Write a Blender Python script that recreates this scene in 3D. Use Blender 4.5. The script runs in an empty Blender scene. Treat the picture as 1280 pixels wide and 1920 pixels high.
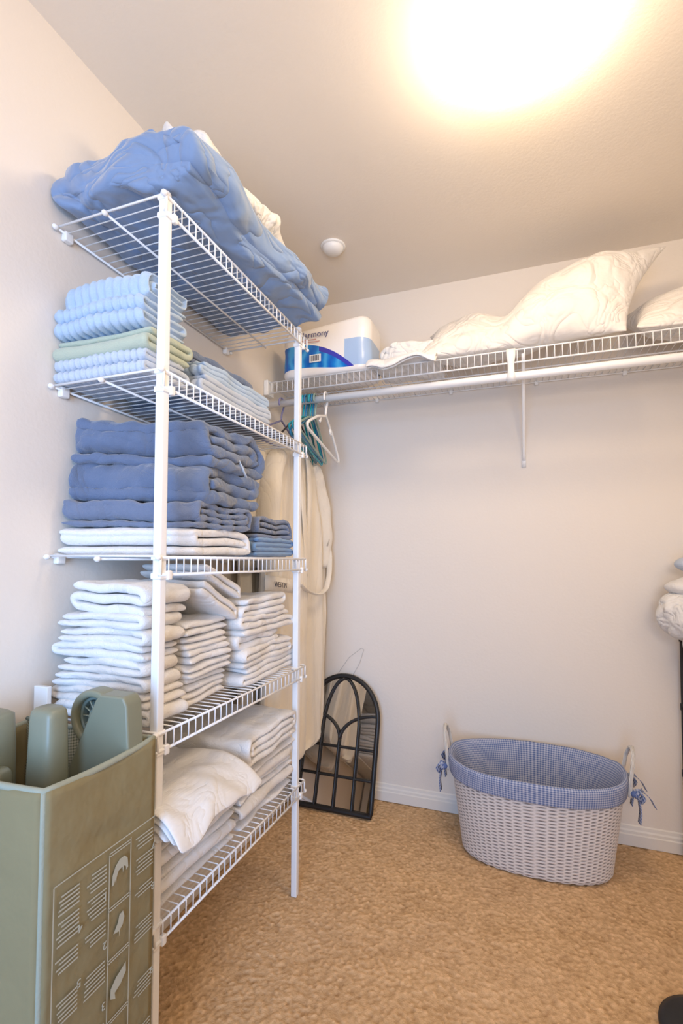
import bpy, bmesh, math, random
import numpy as np
from mathutils import Vector, Matrix, noise
random.seed(7); RNG = np.random.default_rng(5)
PI = math.pi
COL = bpy.context.scene.collection

# ------------------------------------------------------------------ room numbers (metres)
XL, XR, YB, YF, ZC = -1.06, 1.30, 2.286, -1.25, 2.44
CAM = (0.0, 0.0, 1.156)

# ------------------------------------------------------------------ materials
MATS = {}
def nodes_of(m):
    m.use_nodes = True
    nt = m.node_tree; b = nt.nodes.get('Principled BSDF')
    return nt, nt.nodes, nt.links, b
def mat(name, col, rough=.6, metal=0, bump=None, scale=200, strength=.3, dist=.002, var=0.0, vscale=8,
        sheen=0, trans=0, emit=None, spec=.5, coord='Object', attr=None, sss=0):
    if name in MATS: return MATS[name]
    m = bpy.data.materials.new(name); nt, N, L, b = nodes_of(m)
    b.inputs['Base Color'].default_value = (*col, 1); b.inputs['Roughness'].default_value = rough
    b.inputs['Metallic'].default_value = metal; b.inputs['Specular IOR Level'].default_value = spec
    if sheen: b.inputs['Sheen Weight'].default_value = sheen; b.inputs['Sheen Roughness'].default_value = .5
    if trans: b.inputs['Transmission Weight'].default_value = trans
    if emit: b.inputs['Emission Color'].default_value = (*emit[0], 1); b.inputs['Emission Strength'].default_value = emit[1]
    tc = N.new('ShaderNodeTexCoord')
    if bump:
        if bump == 'noise':
            t = N.new('ShaderNodeTexNoise'); t.inputs['Scale'].default_value = scale; t.inputs['Detail'].default_value = 3; out = t.outputs['Fac']
        elif bump == 'voronoi':
            t = N.new('ShaderNodeTexVoronoi'); t.inputs['Scale'].default_value = scale; out = t.outputs['Distance']
        elif bump == 'wave':
            t = N.new('ShaderNodeTexWave'); t.inputs['Scale'].default_value = scale; t.inputs['Distortion'].default_value = 1.0; out = t.outputs['Fac']
        L.new(tc.outputs[coord], t.inputs['Vector'])
        bp = N.new('ShaderNodeBump'); bp.inputs['Strength'].default_value = strength; bp.inputs['Distance'].default_value = dist
        L.new(out, bp.inputs['Height']); L.new(bp.outputs['Normal'], b.inputs['Normal'])
    if var:
        t2 = N.new('ShaderNodeTexNoise'); t2.inputs['Scale'].default_value = vscale; t2.inputs['Detail'].default_value = 4
        L.new(tc.outputs['Object'], t2.inputs['Vector'])
        mx = N.new('ShaderNodeMix'); mx.data_type = 'RGBA'
        mx.inputs[6].default_value = (*[c*(1-var) for c in col], 1); mx.inputs[7].default_value = (*[min(1, c*(1+var)) for c in col], 1)
        L.new(t2.outputs['Fac'], mx.inputs[0]); L.new(mx.outputs[2], b.inputs['Base Color'])
    MATS[name] = m
    return m

M_wall = mat('wall_paint', (.80, .735, .66), .85, bump='noise', scale=90, strength=.25, dist=.002, spec=.2)
M_ceil = mat('ceiling_paint', (.86, .79, .70), .9, bump='noise', scale=110, strength=.25, dist=.002, spec=.2)
M_trim = mat('trim_paint', (.80, .76, .70), .45)
M_wire = mat('white_coated_wire', (.86, .86, .86), .35)
M_pole = mat('white_powder_coated_steel', (.84, .85, .86), .32)
M_plastic = mat('white_plastic', (.85, .85, .84), .4)
M_white = mat('white_terry', (.755, .745, .735), .95, bump='noise', scale=420, strength=.55, dist=.003, sheen=.3, spec=.1)
M_white2 = mat('cream_terry', (.75, .725, .695), .95, bump='noise', scale=380, strength=.55, dist=.003, sheen=.3, spec=.1)
M_sheetw = mat('white_cotton', (.78, .77, .76), .9, bump='wave', scale=60, strength=.25, dist=.001, sheen=.2, spec=.15)
M_lblue = mat('pale_blue_terry', (.42, .54, .69), .95, bump='noise', scale=420, strength=.5, dist=.003, sheen=.3, spec=.1, var=.08, vscale=20)
M_lgrey = mat('pale_blue_grey_terry', (.50, .565, .66), .95, bump='noise', scale=420, strength=.5, dist=.003, sheen=.3, spec=.1)
M_sage = mat('sage_green_terry', (.46, .51, .40), .95, bump='noise', scale=350, strength=.5, dist=.003, sheen=.3, spec=.1)
M_navy = mat('slate_blue_terry', (.125, .168, .265), .95, bump='noise', scale=350, strength=.6, dist=.003, sheen=.45, spec=.1, var=.14, vscale=25)
M_navy2 = mat('grey_blue_terry', (.155, .190, .275), .95, bump='noise', scale=350, strength=.6, dist=.003, sheen=.45, spec=.1, var=.12, vscale=25)
M_mblue = mat('mid_blue_terry', (.16, .28, .47), .95, bump='noise', scale=350, strength=.5, dist=.003, sheen=.4, spec=.1)
M_comf = mat('blue_cotton_sateen', (.19, .285, .47), .75, bump='noise', scale=30, strength=.25, dist=.006, sheen=.4, spec=.25)
M_wcomf = mat('white_quilted_cotton', (.77, .75, .72), .85, bump='noise', scale=45, strength=.5, dist=.01, sheen=.2, spec=.2)
M_pillow = mat('cream_pillow_cotton', (.79, .75, .70), .85, bump='noise', scale=16, strength=.45, dist=.014, sheen=.2, spec=.2)
M_robe = mat('cream_robe_cloth', (.84, .775, .67), .95, bump='noise', scale=160, strength=.35, dist=.002, sheen=.2, spec=.1)
M_black = mat('black_metal', (.013, .013, .014), .42, bump='noise', scale=60, strength=.2, dist=.002)
M_mirror = mat('mirror_glass', (.80, .80, .79), .03, metal=1)
M_green = mat('olive_bag_cloth', (.245, .205, .110), .8, bump='noise', scale=14, strength=.5, dist=.012, var=.08, vscale=5, spec=.2)
M_greentrim = mat('grey_green_piping', (.31, .33, .26), .8, bump='noise', scale=200, strength=.5, dist=.002)
M_greenpl = mat('grey_green_plastic', (.215, .225, .160), .38, spec=.5)
M_greendk = mat('dark_green_plastic', (.13, .17, .15), .5)
M_print = mat('pale_print_ink', (.42, .43, .36), .8)
M_rope = mat('white_rope', (.80, .77, .72), .9, bump='wave', scale=90, strength=.8, dist=.003)
M_alu = mat('grey_plastic', (.45, .45, .45), .4)
M_text = mat('dark_grey_ink', (.10, .09, .10), .7)
M_textblue = mat('navy_ink', (.10, .10, .24), .6)
M_textred = mat('red_ink', (.55, .25, .22), .6)
M_teal = mat('teal_plastic', (.01, .33, .42), .3)
M_tblue = mat('blue_plastic', (.02, .20, .42), .3)
M_dteal = mat('dark_teal_plastic', (.02, .16, .20), .3)
M_mint = mat('grey_mint_plastic', (.28, .40, .36), .35)
M_lav = mat('lavender_plastic', (.22, .22, .42), .35)
M_hook = mat('dark_brown_plastic', (.04, .03, .03), .4)
M_wood = mat('pale_wood', (.62, .55, .45), .5)

def wrinkly(m, sc, dist, strength=.7, distort=1.2, squash=(1, 1, 1)):
    nt = m.node_tree; N, L = nt.nodes, nt.links; b = N.get('Principled BSDF')
    tc = N.new('ShaderNodeTexCoord'); mp = N.new('ShaderNodeMapping'); mp.inputs['Scale'].default_value = squash
    t = N.new('ShaderNodeTexNoise'); t.inputs['Scale'].default_value = sc; t.inputs['Detail'].default_value = 2; t.inputs['Distortion'].default_value = distort
    L.new(tc.outputs['Object'], mp.inputs[0]); L.new(mp.outputs[0], t.inputs['Vector'])
    a = N.new('ShaderNodeMath'); a.operation = 'SUBTRACT'; a.inputs[1].default_value = .5; L.new(t.outputs['Fac'], a.inputs[0])
    c = N.new('ShaderNodeMath'); c.operation = 'ABSOLUTE'; L.new(a.outputs[0], c.inputs[0])
    d = N.new('ShaderNodeMath'); d.operation = 'POWER'; d.inputs[1].default_value = .6; L.new(c.outputs[0], d.inputs[0])
    bp = N.new('ShaderNodeBump'); bp.inputs['Strength'].default_value = strength; bp.inputs['Distance'].default_value = dist
    L.new(d.outputs[0], bp.inputs['Height'])
    old = b.inputs['Normal'].links
    if old: L.new(old[0].from_socket, bp.inputs['Normal'])
    L.new(bp.outputs['Normal'], b.inputs['Normal'])
wrinkly(M_comf, 7, .05, .55, 1.0, (1, .6, 1.6)); wrinkly(M_pillow, 8, .035, .45, 1.5); wrinkly(M_wcomf, 11, .03, .5, 1.2); wrinkly(M_robe, 9, .03, .35, .5, (1, 1.6, .18)); wrinkly(M_navy, 9, .02, .4, 1.0); wrinkly(M_navy2, 9, .02, .4, 1.0)
wrinkly(M_white, 14, .012, .4, .8); wrinkly(M_white2, 14, .012, .4, .8); wrinkly(M_sheetw, 12, .015, .4, .8)

def gingham(name, blue, white, n):
    m = bpy.data.materials.new(name); nt, N, L, b = nodes_of(m)
    uv = N.new('ShaderNodeUVMap'); uv.uv_map = 'UVMap'
    sep = N.new('ShaderNodeSeparateXYZ'); L.new(uv.outputs['UV'], sep.inputs[0])
    outs = []
    for ax in ('X', 'Y'):
        f = N.new('ShaderNodeMath'); f.operation = 'MULTIPLY'; f.inputs[1].default_value = n; L.new(sep.outputs[ax], f.inputs[0])
        g = N.new('ShaderNodeMath'); g.operation = 'FRACT'; L.new(f.outputs[0], g.inputs[0])
        h = N.new('ShaderNodeMath'); h.operation = 'GREATER_THAN'; h.inputs[1].default_value = .5; L.new(g.outputs[0], h.inputs[0])
        outs.append(h)
    a = N.new('ShaderNodeMath'); a.operation = 'ADD'; L.new(outs[0].outputs[0], a.inputs[0]); L.new(outs[1].outputs[0], a.inputs[1])
    d = N.new('ShaderNodeMath'); d.operation = 'MULTIPLY'; d.inputs[1].default_value = .5; L.new(a.outputs[0], d.inputs[0])
    mx = N.new('ShaderNodeMix'); mx.data_type = 'RGBA'; mx.inputs[6].default_value = (*blue, 1); mx.inputs[7].default_value = (*white, 1)
    L.new(d.outputs[0], mx.inputs[0]); L.new(mx.outputs[2], b.inputs['Base Color'])
    b.inputs['Roughness'].default_value = .9; b.inputs['Specular IOR Level'].default_value = .1
    MATS[name] = m; return m
M_ging = gingham('blue_white_gingham', (.105, .155, .33), (.50, .53, .63), 1.0)
M_gingg = gingham('green_cream_mesh', (.14, .16, .12), (.48, .46, .36), 1.0)

def attr_mat(name, c0, c1, rough=.9, bump=0, bscale=200, spec=.2, patch=None):
    m = bpy.data.materials.new(name); nt, N, L, b = nodes_of(m)
    a = N.new('ShaderNodeAttribute'); a.attribute_name = 'shade'
    mx = N.new('ShaderNodeMix'); mx.data_type = 'RGBA'; mx.inputs[6].default_value = (*c0, 1); mx.inputs[7].default_value = (*c1, 1)
    L.new(a.outputs['Fac'], mx.inputs[0]); out = mx.outputs[2]
    tc = N.new('ShaderNodeTexCoord')
    if patch:
        t = N.new('ShaderNodeTexNoise'); t.inputs['Scale'].default_value = patch[0]; t.inputs['Detail'].default_value = 3; L.new(tc.outputs['Object'], t.inputs['Vector'])
        r = N.new('ShaderNodeMapRange'); r.inputs[1].default_value = .35; r.inputs[2].default_value = .68
        L.new(t.outputs['Fac'], r.inputs[0])
        m2 = N.new('ShaderNodeMix'); m2.data_type = 'RGBA'; m2.blend_type = 'MIX'; m2.inputs[7].default_value = (*patch[1], 1)
        f = N.new('ShaderNodeMath'); f.operation = 'MULTIPLY'; f.inputs[1].default_value = patch[2]; L.new(r.outputs[0], f.inputs[0])
        L.new(f.outputs[0], m2.inputs[0]); L.new(out, m2.inputs[6]); out = m2.outputs[2]
    L.new(out, b.inputs['Base Color'])
    if bump:
        t = N.new('ShaderNodeTexNoise'); t.inputs['Scale'].default_value = bscale; t.inputs['Detail'].default_value = 3
        L.new(tc.outputs['Object'], t.inputs['Vector'])
        bp = N.new('ShaderNodeBump'); bp.inputs['Strength'].default_value = bump; bp.inputs['Distance'].default_value = .004
        L.new(t.outputs['Fac'], bp.inputs['Height']); L.new(bp.outputs['Normal'], b.inputs['Normal'])
    b.inputs['Roughness'].default_value = rough; b.inputs['Specular IOR Level'].default_value = spec
    MATS[name] = m; return m
M_carpet = attr_mat('tan_carpet', (.27, .145, .055), (.83, .555, .31), .98, .6, 260, .05, patch=(2.6, (.62, .44, .29), .30))
M_weave = attr_mat('white_woven_cane', (.07, .055, .06), (.80, .76, .74), .6, .2, 150, .3)

def pack_mat():
    m = bpy.data.materials.new('printed_plastic_film'); nt, N, L, b = nodes_of(m)
    tc = N.new('ShaderNodeTexCoord'); s = N.new('ShaderNodeSeparateXYZ'); L.new(tc.outputs['Object'], s.inputs[0])
    def math_(op, a, bb=None, v=None):
        n = N.new('ShaderNodeMath'); n.operation = op
        if isinstance(a, (int, float)): n.inputs[0].default_value = a
        else: L.new(a, n.inputs[0])
        if bb is not None:
            if isinstance(bb, (int, float)): n.inputs[1].default_value = bb
            else: L.new(bb, n.inputs[1])
        return n.outputs[0]
    x = s.outputs['X']; z = s.outputs['Z']
    # upper edge of the blue band: a swoosh that drops to the right; lower edge curves too
    up = math_('ADD', .135, math_('MULTIPLY', -2.1, math_('POWER', math_('MAXIMUM', math_('ADD', x, .10), 0), 2)))
    lo = math_('ADD', .026, math_('MULTIPLY', .010, math_('SINE', math_('MULTIPLY', math_('ADD', x, .22), 14.0))))
    inb = math_('MULTIPLY', math_('LESS_THAN', z, up), math_('GREATER_THAN', z, lo))
    wv = N.new('ShaderNodeTexWave'); wv.inputs['Scale'].default_value = 5; wv.inputs['Distortion'].default_value = 9; wv.inputs['Detail'].default_value = 3
    L.new(tc.outputs['Object'], wv.inputs['Vector'])
    cr = N.new('ShaderNodeValToRGB'); L.new(wv.outputs['Fac'], cr.inputs['Fac'])
    cr.color_ramp.elements[0].color = (.005, .12, .50, 1); cr.color_ramp.elements[1].color = (.06, .36, .72, 1)
    e = cr.color_ramp.elements.new(.55); e.color = (.01, .21, .60, 1)
    # darker violet lip at the top of the swoosh on the right, pale blue beyond it
    edge = math_('MULTIPLY', math_('GREATER_THAN', z, math_('SUBTRACT', up, .022)), math_('GREATER_THAN', x, -.02))
    m1 = N.new('ShaderNodeMix'); m1.data_type = 'RGBA'; L.new(edge, m1.inputs[0]); L.new(cr.outputs['Color'], m1.inputs[6]); m1.inputs[7].default_value = (.05, .05, .42, 1)
    far = math_('MULTIPLY', math_('MULTIPLY', math_('GREATER_THAN', x, .095), math_('LESS_THAN', z, .135)), math_('GREATER_THAN', z, .02))
    m2 = N.new('ShaderNodeMix'); m2.data_type = 'RGBA'; L.new(far, m2.inputs[0]); m2.inputs[6].default_value = (.86, .82, .78, 1); m2.inputs[7].default_value = (.38, .52, .74, 1)
    m3 = N.new('ShaderNodeMix'); m3.data_type = 'RGBA'; L.new(inb, m3.inputs[0]); L.new(m2.outputs[2], m3.inputs[6]); L.new(m1.outputs[2], m3.inputs[7])
    L.new(m3.outputs[2], b.inputs['Base Color']); b.inputs['Roughness'].default_value = .28
    MATS['pack'] = m; return m
M_pack = pack_mat()

# ------------------------------------------------------------------ object helpers
def link(name, me, m=None, parent=None, smooth=True, loc=(0, 0, 0), subsurf=0):
    o = bpy.data.objects.new(name, me); COL.objects.link(o)
    if m: me.materials.append(m)
    if smooth: me.polygons.foreach_set('use_smooth', [True]*len(me.polygons))
    o.location = loc
    if parent: o.parent = parent
    if subsurf:
        s = o.modifiers.new('Subdivision', 'SUBSURF'); s.levels = subsurf; s.render_levels = subsurf
    return o
def from_bm(name, bm, m=None, parent=None, smooth=True, loc=(0, 0, 0), subsurf=0, bevel=0):
    bmesh.ops.recalc_face_normals(bm, faces=bm.faces)
    me = bpy.data.meshes.new(name); bm.to_mesh(me); bm.free()
    o = link(name, me, m, parent, smooth, loc, 0)
    if bevel:
        b = o.modifiers.new('Bevel', 'BEVEL'); b.width = bevel; b.segments = 2; b.limit_method = 'ANGLE'
        o.modifiers.new('WN', 'WEIGHTED_NORMAL')
    if subsurf:
        s = o.modifiers.new('Subdivision', 'SUBSURF'); s.levels = subsurf; s.render_levels = subsurf
    return o
def thing(name, loc=(0, 0, 0), rotz=0):
    o = bpy.data.objects.new(name, None); COL.objects.link(o); o.location = loc; o.rotation_euler = (0, 0, rotz)
    o.empty_display_size = .05
    return o
def tag(o, label, cat, group=None):
    o['label'] = label; o['category'] = cat
    if group: o['group'] = group
    return o
def struct(o): o['kind'] = 'structure'; return o
def box(bm, x0, x1, y0, y1, z0, z1):
    v = [bm.verts.new(p) for p in ((x0,y0,z0),(x1,y0,z0),(x1,y1,z0),(x0,y1,z0),(x0,y0,z1),(x1,y0,z1),(x1,y1,z1),(x0,y1,z1))]
    for f in ((0,3,2,1),(4,5,6,7),(0,1,5,4),(1,2,6,5),(2,3,7,6),(3,0,4,7)): bm.faces.new([v[i] for i in f])
def boxobj(name, dims, m, parent=None, bevel=.002, smooth=False):
    bm = bmesh.new(); box(bm, *dims); return from_bm(name, bm, m, parent, smooth, bevel=bevel)
def tube(bm, pts, r, n=8, closed=False, rad=None, flat=1.0):
    """sweep a circle along pts"""
    P = [Vector(p) for p in pts]; K = len(P); rings = []
    up = None
    for i in range(K):
        if closed: t = P[(i+1) % K]-P[i-1]
        else: t = P[min(i+1, K-1)]-P[max(i-1, 0)]
        t.normalize()
        if up is None:
            up = Vector((0, 0, 1)) if abs(t.z) < .9 else Vector((1, 0, 0))
        a = t.cross(up)
        if a.length < 1e-4: a = t.cross(Vector((0, 1, 0)))
        a.normalize(); b = a.cross(t).normalized(); up = b
        rr = rad[i] if rad else r
        rings.append([bm.verts.new(P[i]+a*math.cos(2*PI*k/n)*rr+b*math.sin(2*PI*k/n)*rr*flat) for k in range(n)])
    for i in range(K if closed else K-1):
        A = rings[i]; B = rings[(i+1) % K]
        for k in range(n): bm.faces.new((A[k], A[(k+1) % n], B[(k+1) % n], B[k]))
    if not closed:
        bm.faces.new(rings[0][::-1]); bm.faces.new(rings[-1])
def tubeobj(name, pts, r, m, parent=None, n=10, closed=False, rad=None, subsurf=0, flat=1.0):
    bm = bmesh.new(); tube(bm, pts, r, n, closed, rad, flat); return from_bm(name, bm, m, parent, subsurf=subsurf)
def arc(cx, cy, r, a0, a1, n): return [(cx+r*math.cos(a0+(a1-a0)*i/n), cy+r*math.sin(a0+(a1-a0)*i/n)) for i in range(n+1)]
def loft(name, rings, m, parent=None, cap0=True, cap1=True, closed=True, subsurf=0, uvs=None):
    K = len(rings); n = len(rings[0])
    verts = [tuple(p) for r in rings for p in r]; faces = []; uvl = []
    for i in range(K-1):
        for k in range(n if closed else n-1):
            k2 = (k+1) % n
            faces.append((i*n+k, i*n+k2, (i+1)*n+k2, (i+1)*n+k))
            if uvs: uvl += [uvs(i, k), uvs(i, k+1), uvs(i+1, k+1), uvs(i+1, k)]
    if cap0: faces.append(tuple(range(n))[::-1]); uvl += [(0, 0)]*n
    if cap1: faces.append(tuple((K-1)*n+k for k in range(n))); uvl += [(0, 0)]*n
    me = bpy.data.meshes.new(name); me.from_pydata(verts, [], faces); me.update()
    if uvs:
        l = me.uv_layers.new(name='UVMap')
        for i, u in enumerate(uvl): l.data[i].uv = u
    return link(name, me, m, parent, subsurf=subsurf)
def resample(pts, step):
    out = [Vector(pts[0])]
    for a, b in zip(pts, pts[1:]):
        a = Vector(a); b = Vector(b); n = max(1, int((b-a).length/step+.5))
        for i in range(1, n+1): out.append(a.lerp(b, i/n))
    return out
def nz(p, s, seed=0): return noise.noise(Vector((p[0]*s+seed*7.3, p[1]*s-seed*3.1, p[2]*s+seed*1.7)))

# ------------------------------------------------------------------ folded cloth
def path_zig(w, h, n, jit, flip=False):
    """centre line of a strip folded back and forth n times, w wide, h high"""
    lh = h/n; r = lh/2; pts = []
    for i in range(n):
        z = lh*(i+.5); d = 1 if i % 2 == 0 else -1
        a = -d*(w/2-r-(random.random()*jit if i else 0)); b = d*(w/2-r-random.random()*jit)
        if i: a = pts[-1][0] if False else a
        seg = [(a+(b-a)*k/6, z) for k in range(7)]
        if i:
            # bend from the end of the last layer to the start of this one
            x0 = pts[-1][0]; s = 1 if x0 > 0 else -1
            xm = x0 if s*x0 > s*a else a
            pts[-1] = (xm, pts[-1][1]); seg[0] = (xm, z)
            for k in (1, 2, 3):
                t = -PI/2+PI*k/4
                pts.append((xm+s*r*math.cos(t)*.95, z-r+r*math.sin(t)))
        pts += seg
    if flip: pts = [(-x, z) for x, z in pts]
    return pts, lh*.93
def path_roll(w, h, n, jit, flip=False):
    """centre line of a cloth folded in on itself (each fold wraps the last), n layers high"""
    lh = h/n; lo, hi = 0, n-1; x0, x1 = -w/2+lh/2, w/2-lh/2; pts = []; d = 1
    i = 0; first = True; z = lh*(lo+.5)
    a, b = x0, x1
    while True:
        zz = lh*((lo if i % 2 == 0 else hi)+.5)
        if i % 2 == 0: sx, ex = a, b
        else: sx, ex = b, a
        seg = [(sx+(ex-sx)*k/6, zz) for k in range(7)]
        if pts:
            zp = pts[-1][1]; s = 1 if sx > 0 else -1; H = abs(zz-zp)/2; c = (zz+zp)/2; sg = 1 if zz > zp else -1
            K = 5 if H > lh else 3
            for k in range(1, K+1):
                t = -PI/2+PI*k/(K+1)
                pts.append((sx+s*min(H, lh*1.1)*.8*math.cos(t), c+sg*H*math.sin(t)))
        pts += seg
        if i % 2 == 0: lo += 1; b -= lh*.9
        else: hi -= 1; a += lh*.9
        i += 1
        if lo > hi: break
    if flip: pts = [(-x, z) for x, z in pts]
    return pts, lh*.92
def folded(name, m, c, w, d, h, layers=3, style='zig', face='y', flip=False, jit=.012, rib=None, wave=.004,
           fine=.0015, sag=0, shear=0, taper=0, tilt=0, yaw=0, ny=9, fluff=1.0, parent=None, seed=None, wrinkle=0, roundend=.5, thin=1.0, sub=1, lean=0, res=None, grain=1.0):
    """folded textile: the folded section (w x h) faces +-y (face='y') or +-x (face='x'); d is its length along that axis.
       c = centre of its underside"""
    seed = random.random()*50 if seed is None else seed
    pts, t = (path_zig if style == 'zig' else path_roll)(w, h, layers, jit, flip)
    t *= thin
    P = resample([(p[0], p[1], 0) for p in pts], res or (.008 if rib and rib[0] == 'diag' else .013) if w < .35 else .016)
    K = len(P); s = 0; S = []
    for i in range(K):
        if i: s += (P[i]-P[i-1]).length
        S.append(s)
    N = []
    for i in range(K):
        tg = P[min(i+1, K-1)]-P[max(i-1, 0)]; tg.normalize(); N.append(Vector((-tg.y, tg.x, 0)))
    step = max(.012, d/max(ny, 1)); nn = max(ny, int(d/.022))
    if rib and rib[0] == 'len': nn = int(d/rib[1]*5)
    if rib and rib[0] == 'diag': nn = int(d/.009)
    sl = [(-.5, roundend), (-.5+.004/d, .86)]+[(-.5+.012/d+(1-.024/d)*k/nn, 1) for k in range(nn+1)]+[(.5-.004/d, .86), (.5, roundend)]
    ca, sa = math.cos(yaw), math.sin(yaw); ct, st = math.cos(tilt), math.sin(tilt); cl, sL = math.cos(lean), math.sin(lean)
    verts = []
    for (v, tf) in sl:
        for i in range(K):
            for sd in (1, -1):
                th = t/2*tf*fluff
                endf = 1
                if i in (0, K-1): endf = .55
                if rib:
                    if rib[0] == 'arc': th += rib[2]*.008*(abs(math.sin(PI*S[i]/rib[1]))-.5)
                    elif rib[0] == 'len': th += rib[2]*.009*(abs(math.sin(PI*v*d/rib[1]))-.6)*(1 if sd > 0 or True else 0)
                    elif rib[0] == 'diag': th += rib[2]*.016*(min(abs(math.sin(PI*(S[i]*.7+v*d)/rib[1])), abs(math.sin(PI*(S[i]*.7-v*d)/rib[1])))**.5-.6)
                q = P[i]+N[i]*(th*sd*endf)
                u, z, L = q.x, q.y, v*d
                z -= sag*(2*u/w)**2*(z/h+.2) if sag else 0
                if taper: z *= 1+taper*v
                if shear: u += shear*L
                # tilt about the length axis, lean along it
                u, z = u*ct-z*st, u*st+z*ct
                L, z = L*cl-z*sL, L*sL+z*cl
                if face == 'y': X, Y = u, L
                else: X, Y = L, u
                X, Y = X*ca-Y*sa, X*sa+Y*ca
                p = Vector((X+c[0], Y+c[1], z+c[2]))
                pp = Vector((p.x, p.y*grain, p.z)); q2 = (p.x, p.y*grain, p.z*.35)
                env = min(1, max(0, z/h+.15)) if not tilt and not lean else 1
                dz = nz(q2, 9, seed)*wave*env+nz(q2, 22, seed)*wave*.5*env
                dx = nz(pp, 10, seed+3)*wave*1.3; dy = nz(pp, 10, seed+9)*wave*1.3
                if wrinkle:
                    rr = 1-abs(nz((p.x*.7, p.y*.7*grain, p.z*1.3), 9, seed+20)*2); rr = max(0, rr)**4
                    r2 = 1-abs(nz((p.x*1.1, p.y*.8*grain, p.z*1.5), 17, seed+31)*2); r2 = max(0, r2)**3
                    k = wrinkle*(rr*.8+r2*.4)
                    dz += k*sd*N[i].y; 
                    if face == 'y': dx += k*sd*N[i].x
                    else: dy += k*sd*N[i].x
                dz += nz(p, 90, seed)*fine*2; dx += nz(p, 80, seed+1)*fine*2; dy += nz(p, 85, seed+2)*fine*2
                verts.append((p.x+dx, p.y+dy, p.z+dz))
    J = len(sl); faces = []
    def vi(j, i, sd): return (j*K+i)*2+sd
    for j in range(J-1):
        for i in range(K-1):
            faces.append((vi(j, i, 0), vi(j, i+1, 0), vi(j+1, i+1, 0), vi(j+1, i, 0)))
            faces.append((vi(j, i, 1), vi(j+1, i, 1), vi(j+1, i+1, 1), vi(j, i+1, 1)))
        faces.append((vi(j, 0, 0), vi(j+1, 0, 0), vi(j+1, 0, 1), vi(j, 0, 1)))
        faces.append((vi(j, K-1, 0), vi(j, K-1, 1), vi(j+1, K-1, 1), vi(j+1, K-1, 0)))
    for i in range(K-1):
        faces.append((vi(0, i, 0), vi(0, i, 1), vi(0, i+1, 1), vi(0, i+1, 0)))
        faces.append((vi(J-1, i, 0), vi(J-1, i+1, 0), vi(J-1, i+1, 1), vi(J-1, i, 1)))
    me = bpy.data.meshes.new(name); me.from_pydata(verts, [], faces); me.update()
    bm = bmesh.new(); bm.from_mesh(me); bmesh.ops.recalc_face_normals(bm, faces=bm.faces); bm.to_mesh(me); bm.free()
    zmin = min(v[2] for v in verts)
    if not tilt and not lean and not parent:
        off = c[2]-zmin
        me.transform(Matrix.Translation((0, 0, off)))
    return link(name, me, m, parent, subsurf=sub)
def edge_of(o, which=1): return o

# ================================================================== ROOM
def wall(name, dims, m=M_wall):
    return struct(boxobj(name, dims, m, bevel=0))
wall('wall_left', (XL-.1, XL, YF-.1, YB+.1, -.05, ZC+.1))
wall('wall_right', (XR, XR+.1, YF-.1, YB+.1, -.05, ZC+.1))
wall('wall_back', (XL-.1, XR+.1, YB, YB+.1, -.05, ZC+.1))
# front wall (behind the camera) with the doorway the photographer stands in
bm = bmesh.new(); box(bm, XL-.1, -.72, YF-.1, YF, -.05, ZC+.1); box(bm, .30, XR+.1, YF-.1, YF, -.05, ZC+.1); box(bm, -.72, .30, YF-.1, YF, 2.05, ZC+.1)
struct(from_bm('wall_front', bm, M_wall, smooth=False))
wall('ceiling', (XL-.1, XR+.1, YF-.1, YB+.1, ZC, ZC+.1), M_ceil)
# door casing
bm = bmesh.new(); box(bm, -.80, -.72, YF-.02, YF+.015, 0, 2.13); box(bm, .30, .38, YF-.02, YF+.015, 0, 2.13); box(bm, -.80, .38, YF-.02, YF+.015, 2.05, 2.13)
struct(from_bm('trim_doorway', bm, M_trim, smooth=False, bevel=.003))

# carpet: a displaced pile
def carpet():
    xs = np.arange(XL, XR+.001, .0036)
    ys = np.concatenate([np.arange(YF, .75, .02), np.arange(.75, YB+.003, .0036)])
    nx, ny_ = len(xs), len(ys); X, Y = np.meshgrid(xs, ys)
    def blur(a, k):
        for ax in (0, 1):
            for _ in range(k): a = (np.roll(a, 1, ax)+a*2+np.roll(a, -1, ax))/4
        return a
    a = blur(RNG.normal(size=X.shape), 1); a /= a.std()
    b = blur(RNG.normal(size=X.shape), 2); b /= b.std()
    c = blur(RNG.normal(size=X.shape), 60); c /= c.std()
    hgt = a*.0009+b*.0006+c*.0007
    sh = .66+a*.12+b*.05+c*.03  # shade in the gaps between tufts put into the colour
    co = np.stack([X+RNG.normal(size=X.shape)*.0008, Y+RNG.normal(size=X.shape)*.0008, hgt-.003], -1).reshape(-1, 3)
    me = bpy.data.meshes.new('floor'); me.vertices.add(len(co)); me.vertices.foreach_set('co', co.ravel())
    I = (np.arange(ny_-1)[:, None]*nx+np.arange(nx-1)[None, :]).ravel()
    q = np.stack([I, I+1, I+1+nx, I+nx], -1)
    me.loops.add(q.size); me.loops.foreach_set('vertex_index', q.ravel())
    me.polygons.add(len(q)); me.polygons.foreach_set('loop_start', np.arange(len(q))*4)
    me.update(calc_edges=True); me.validate()
    at = me.attributes.new('shade', 'FLOAT', 'POINT'); at.data.foreach_set('value', np.clip(sh, 0, 1).ravel())
    struct(link('floor', me, M_carpet, smooth=True))
carpet()
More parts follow.
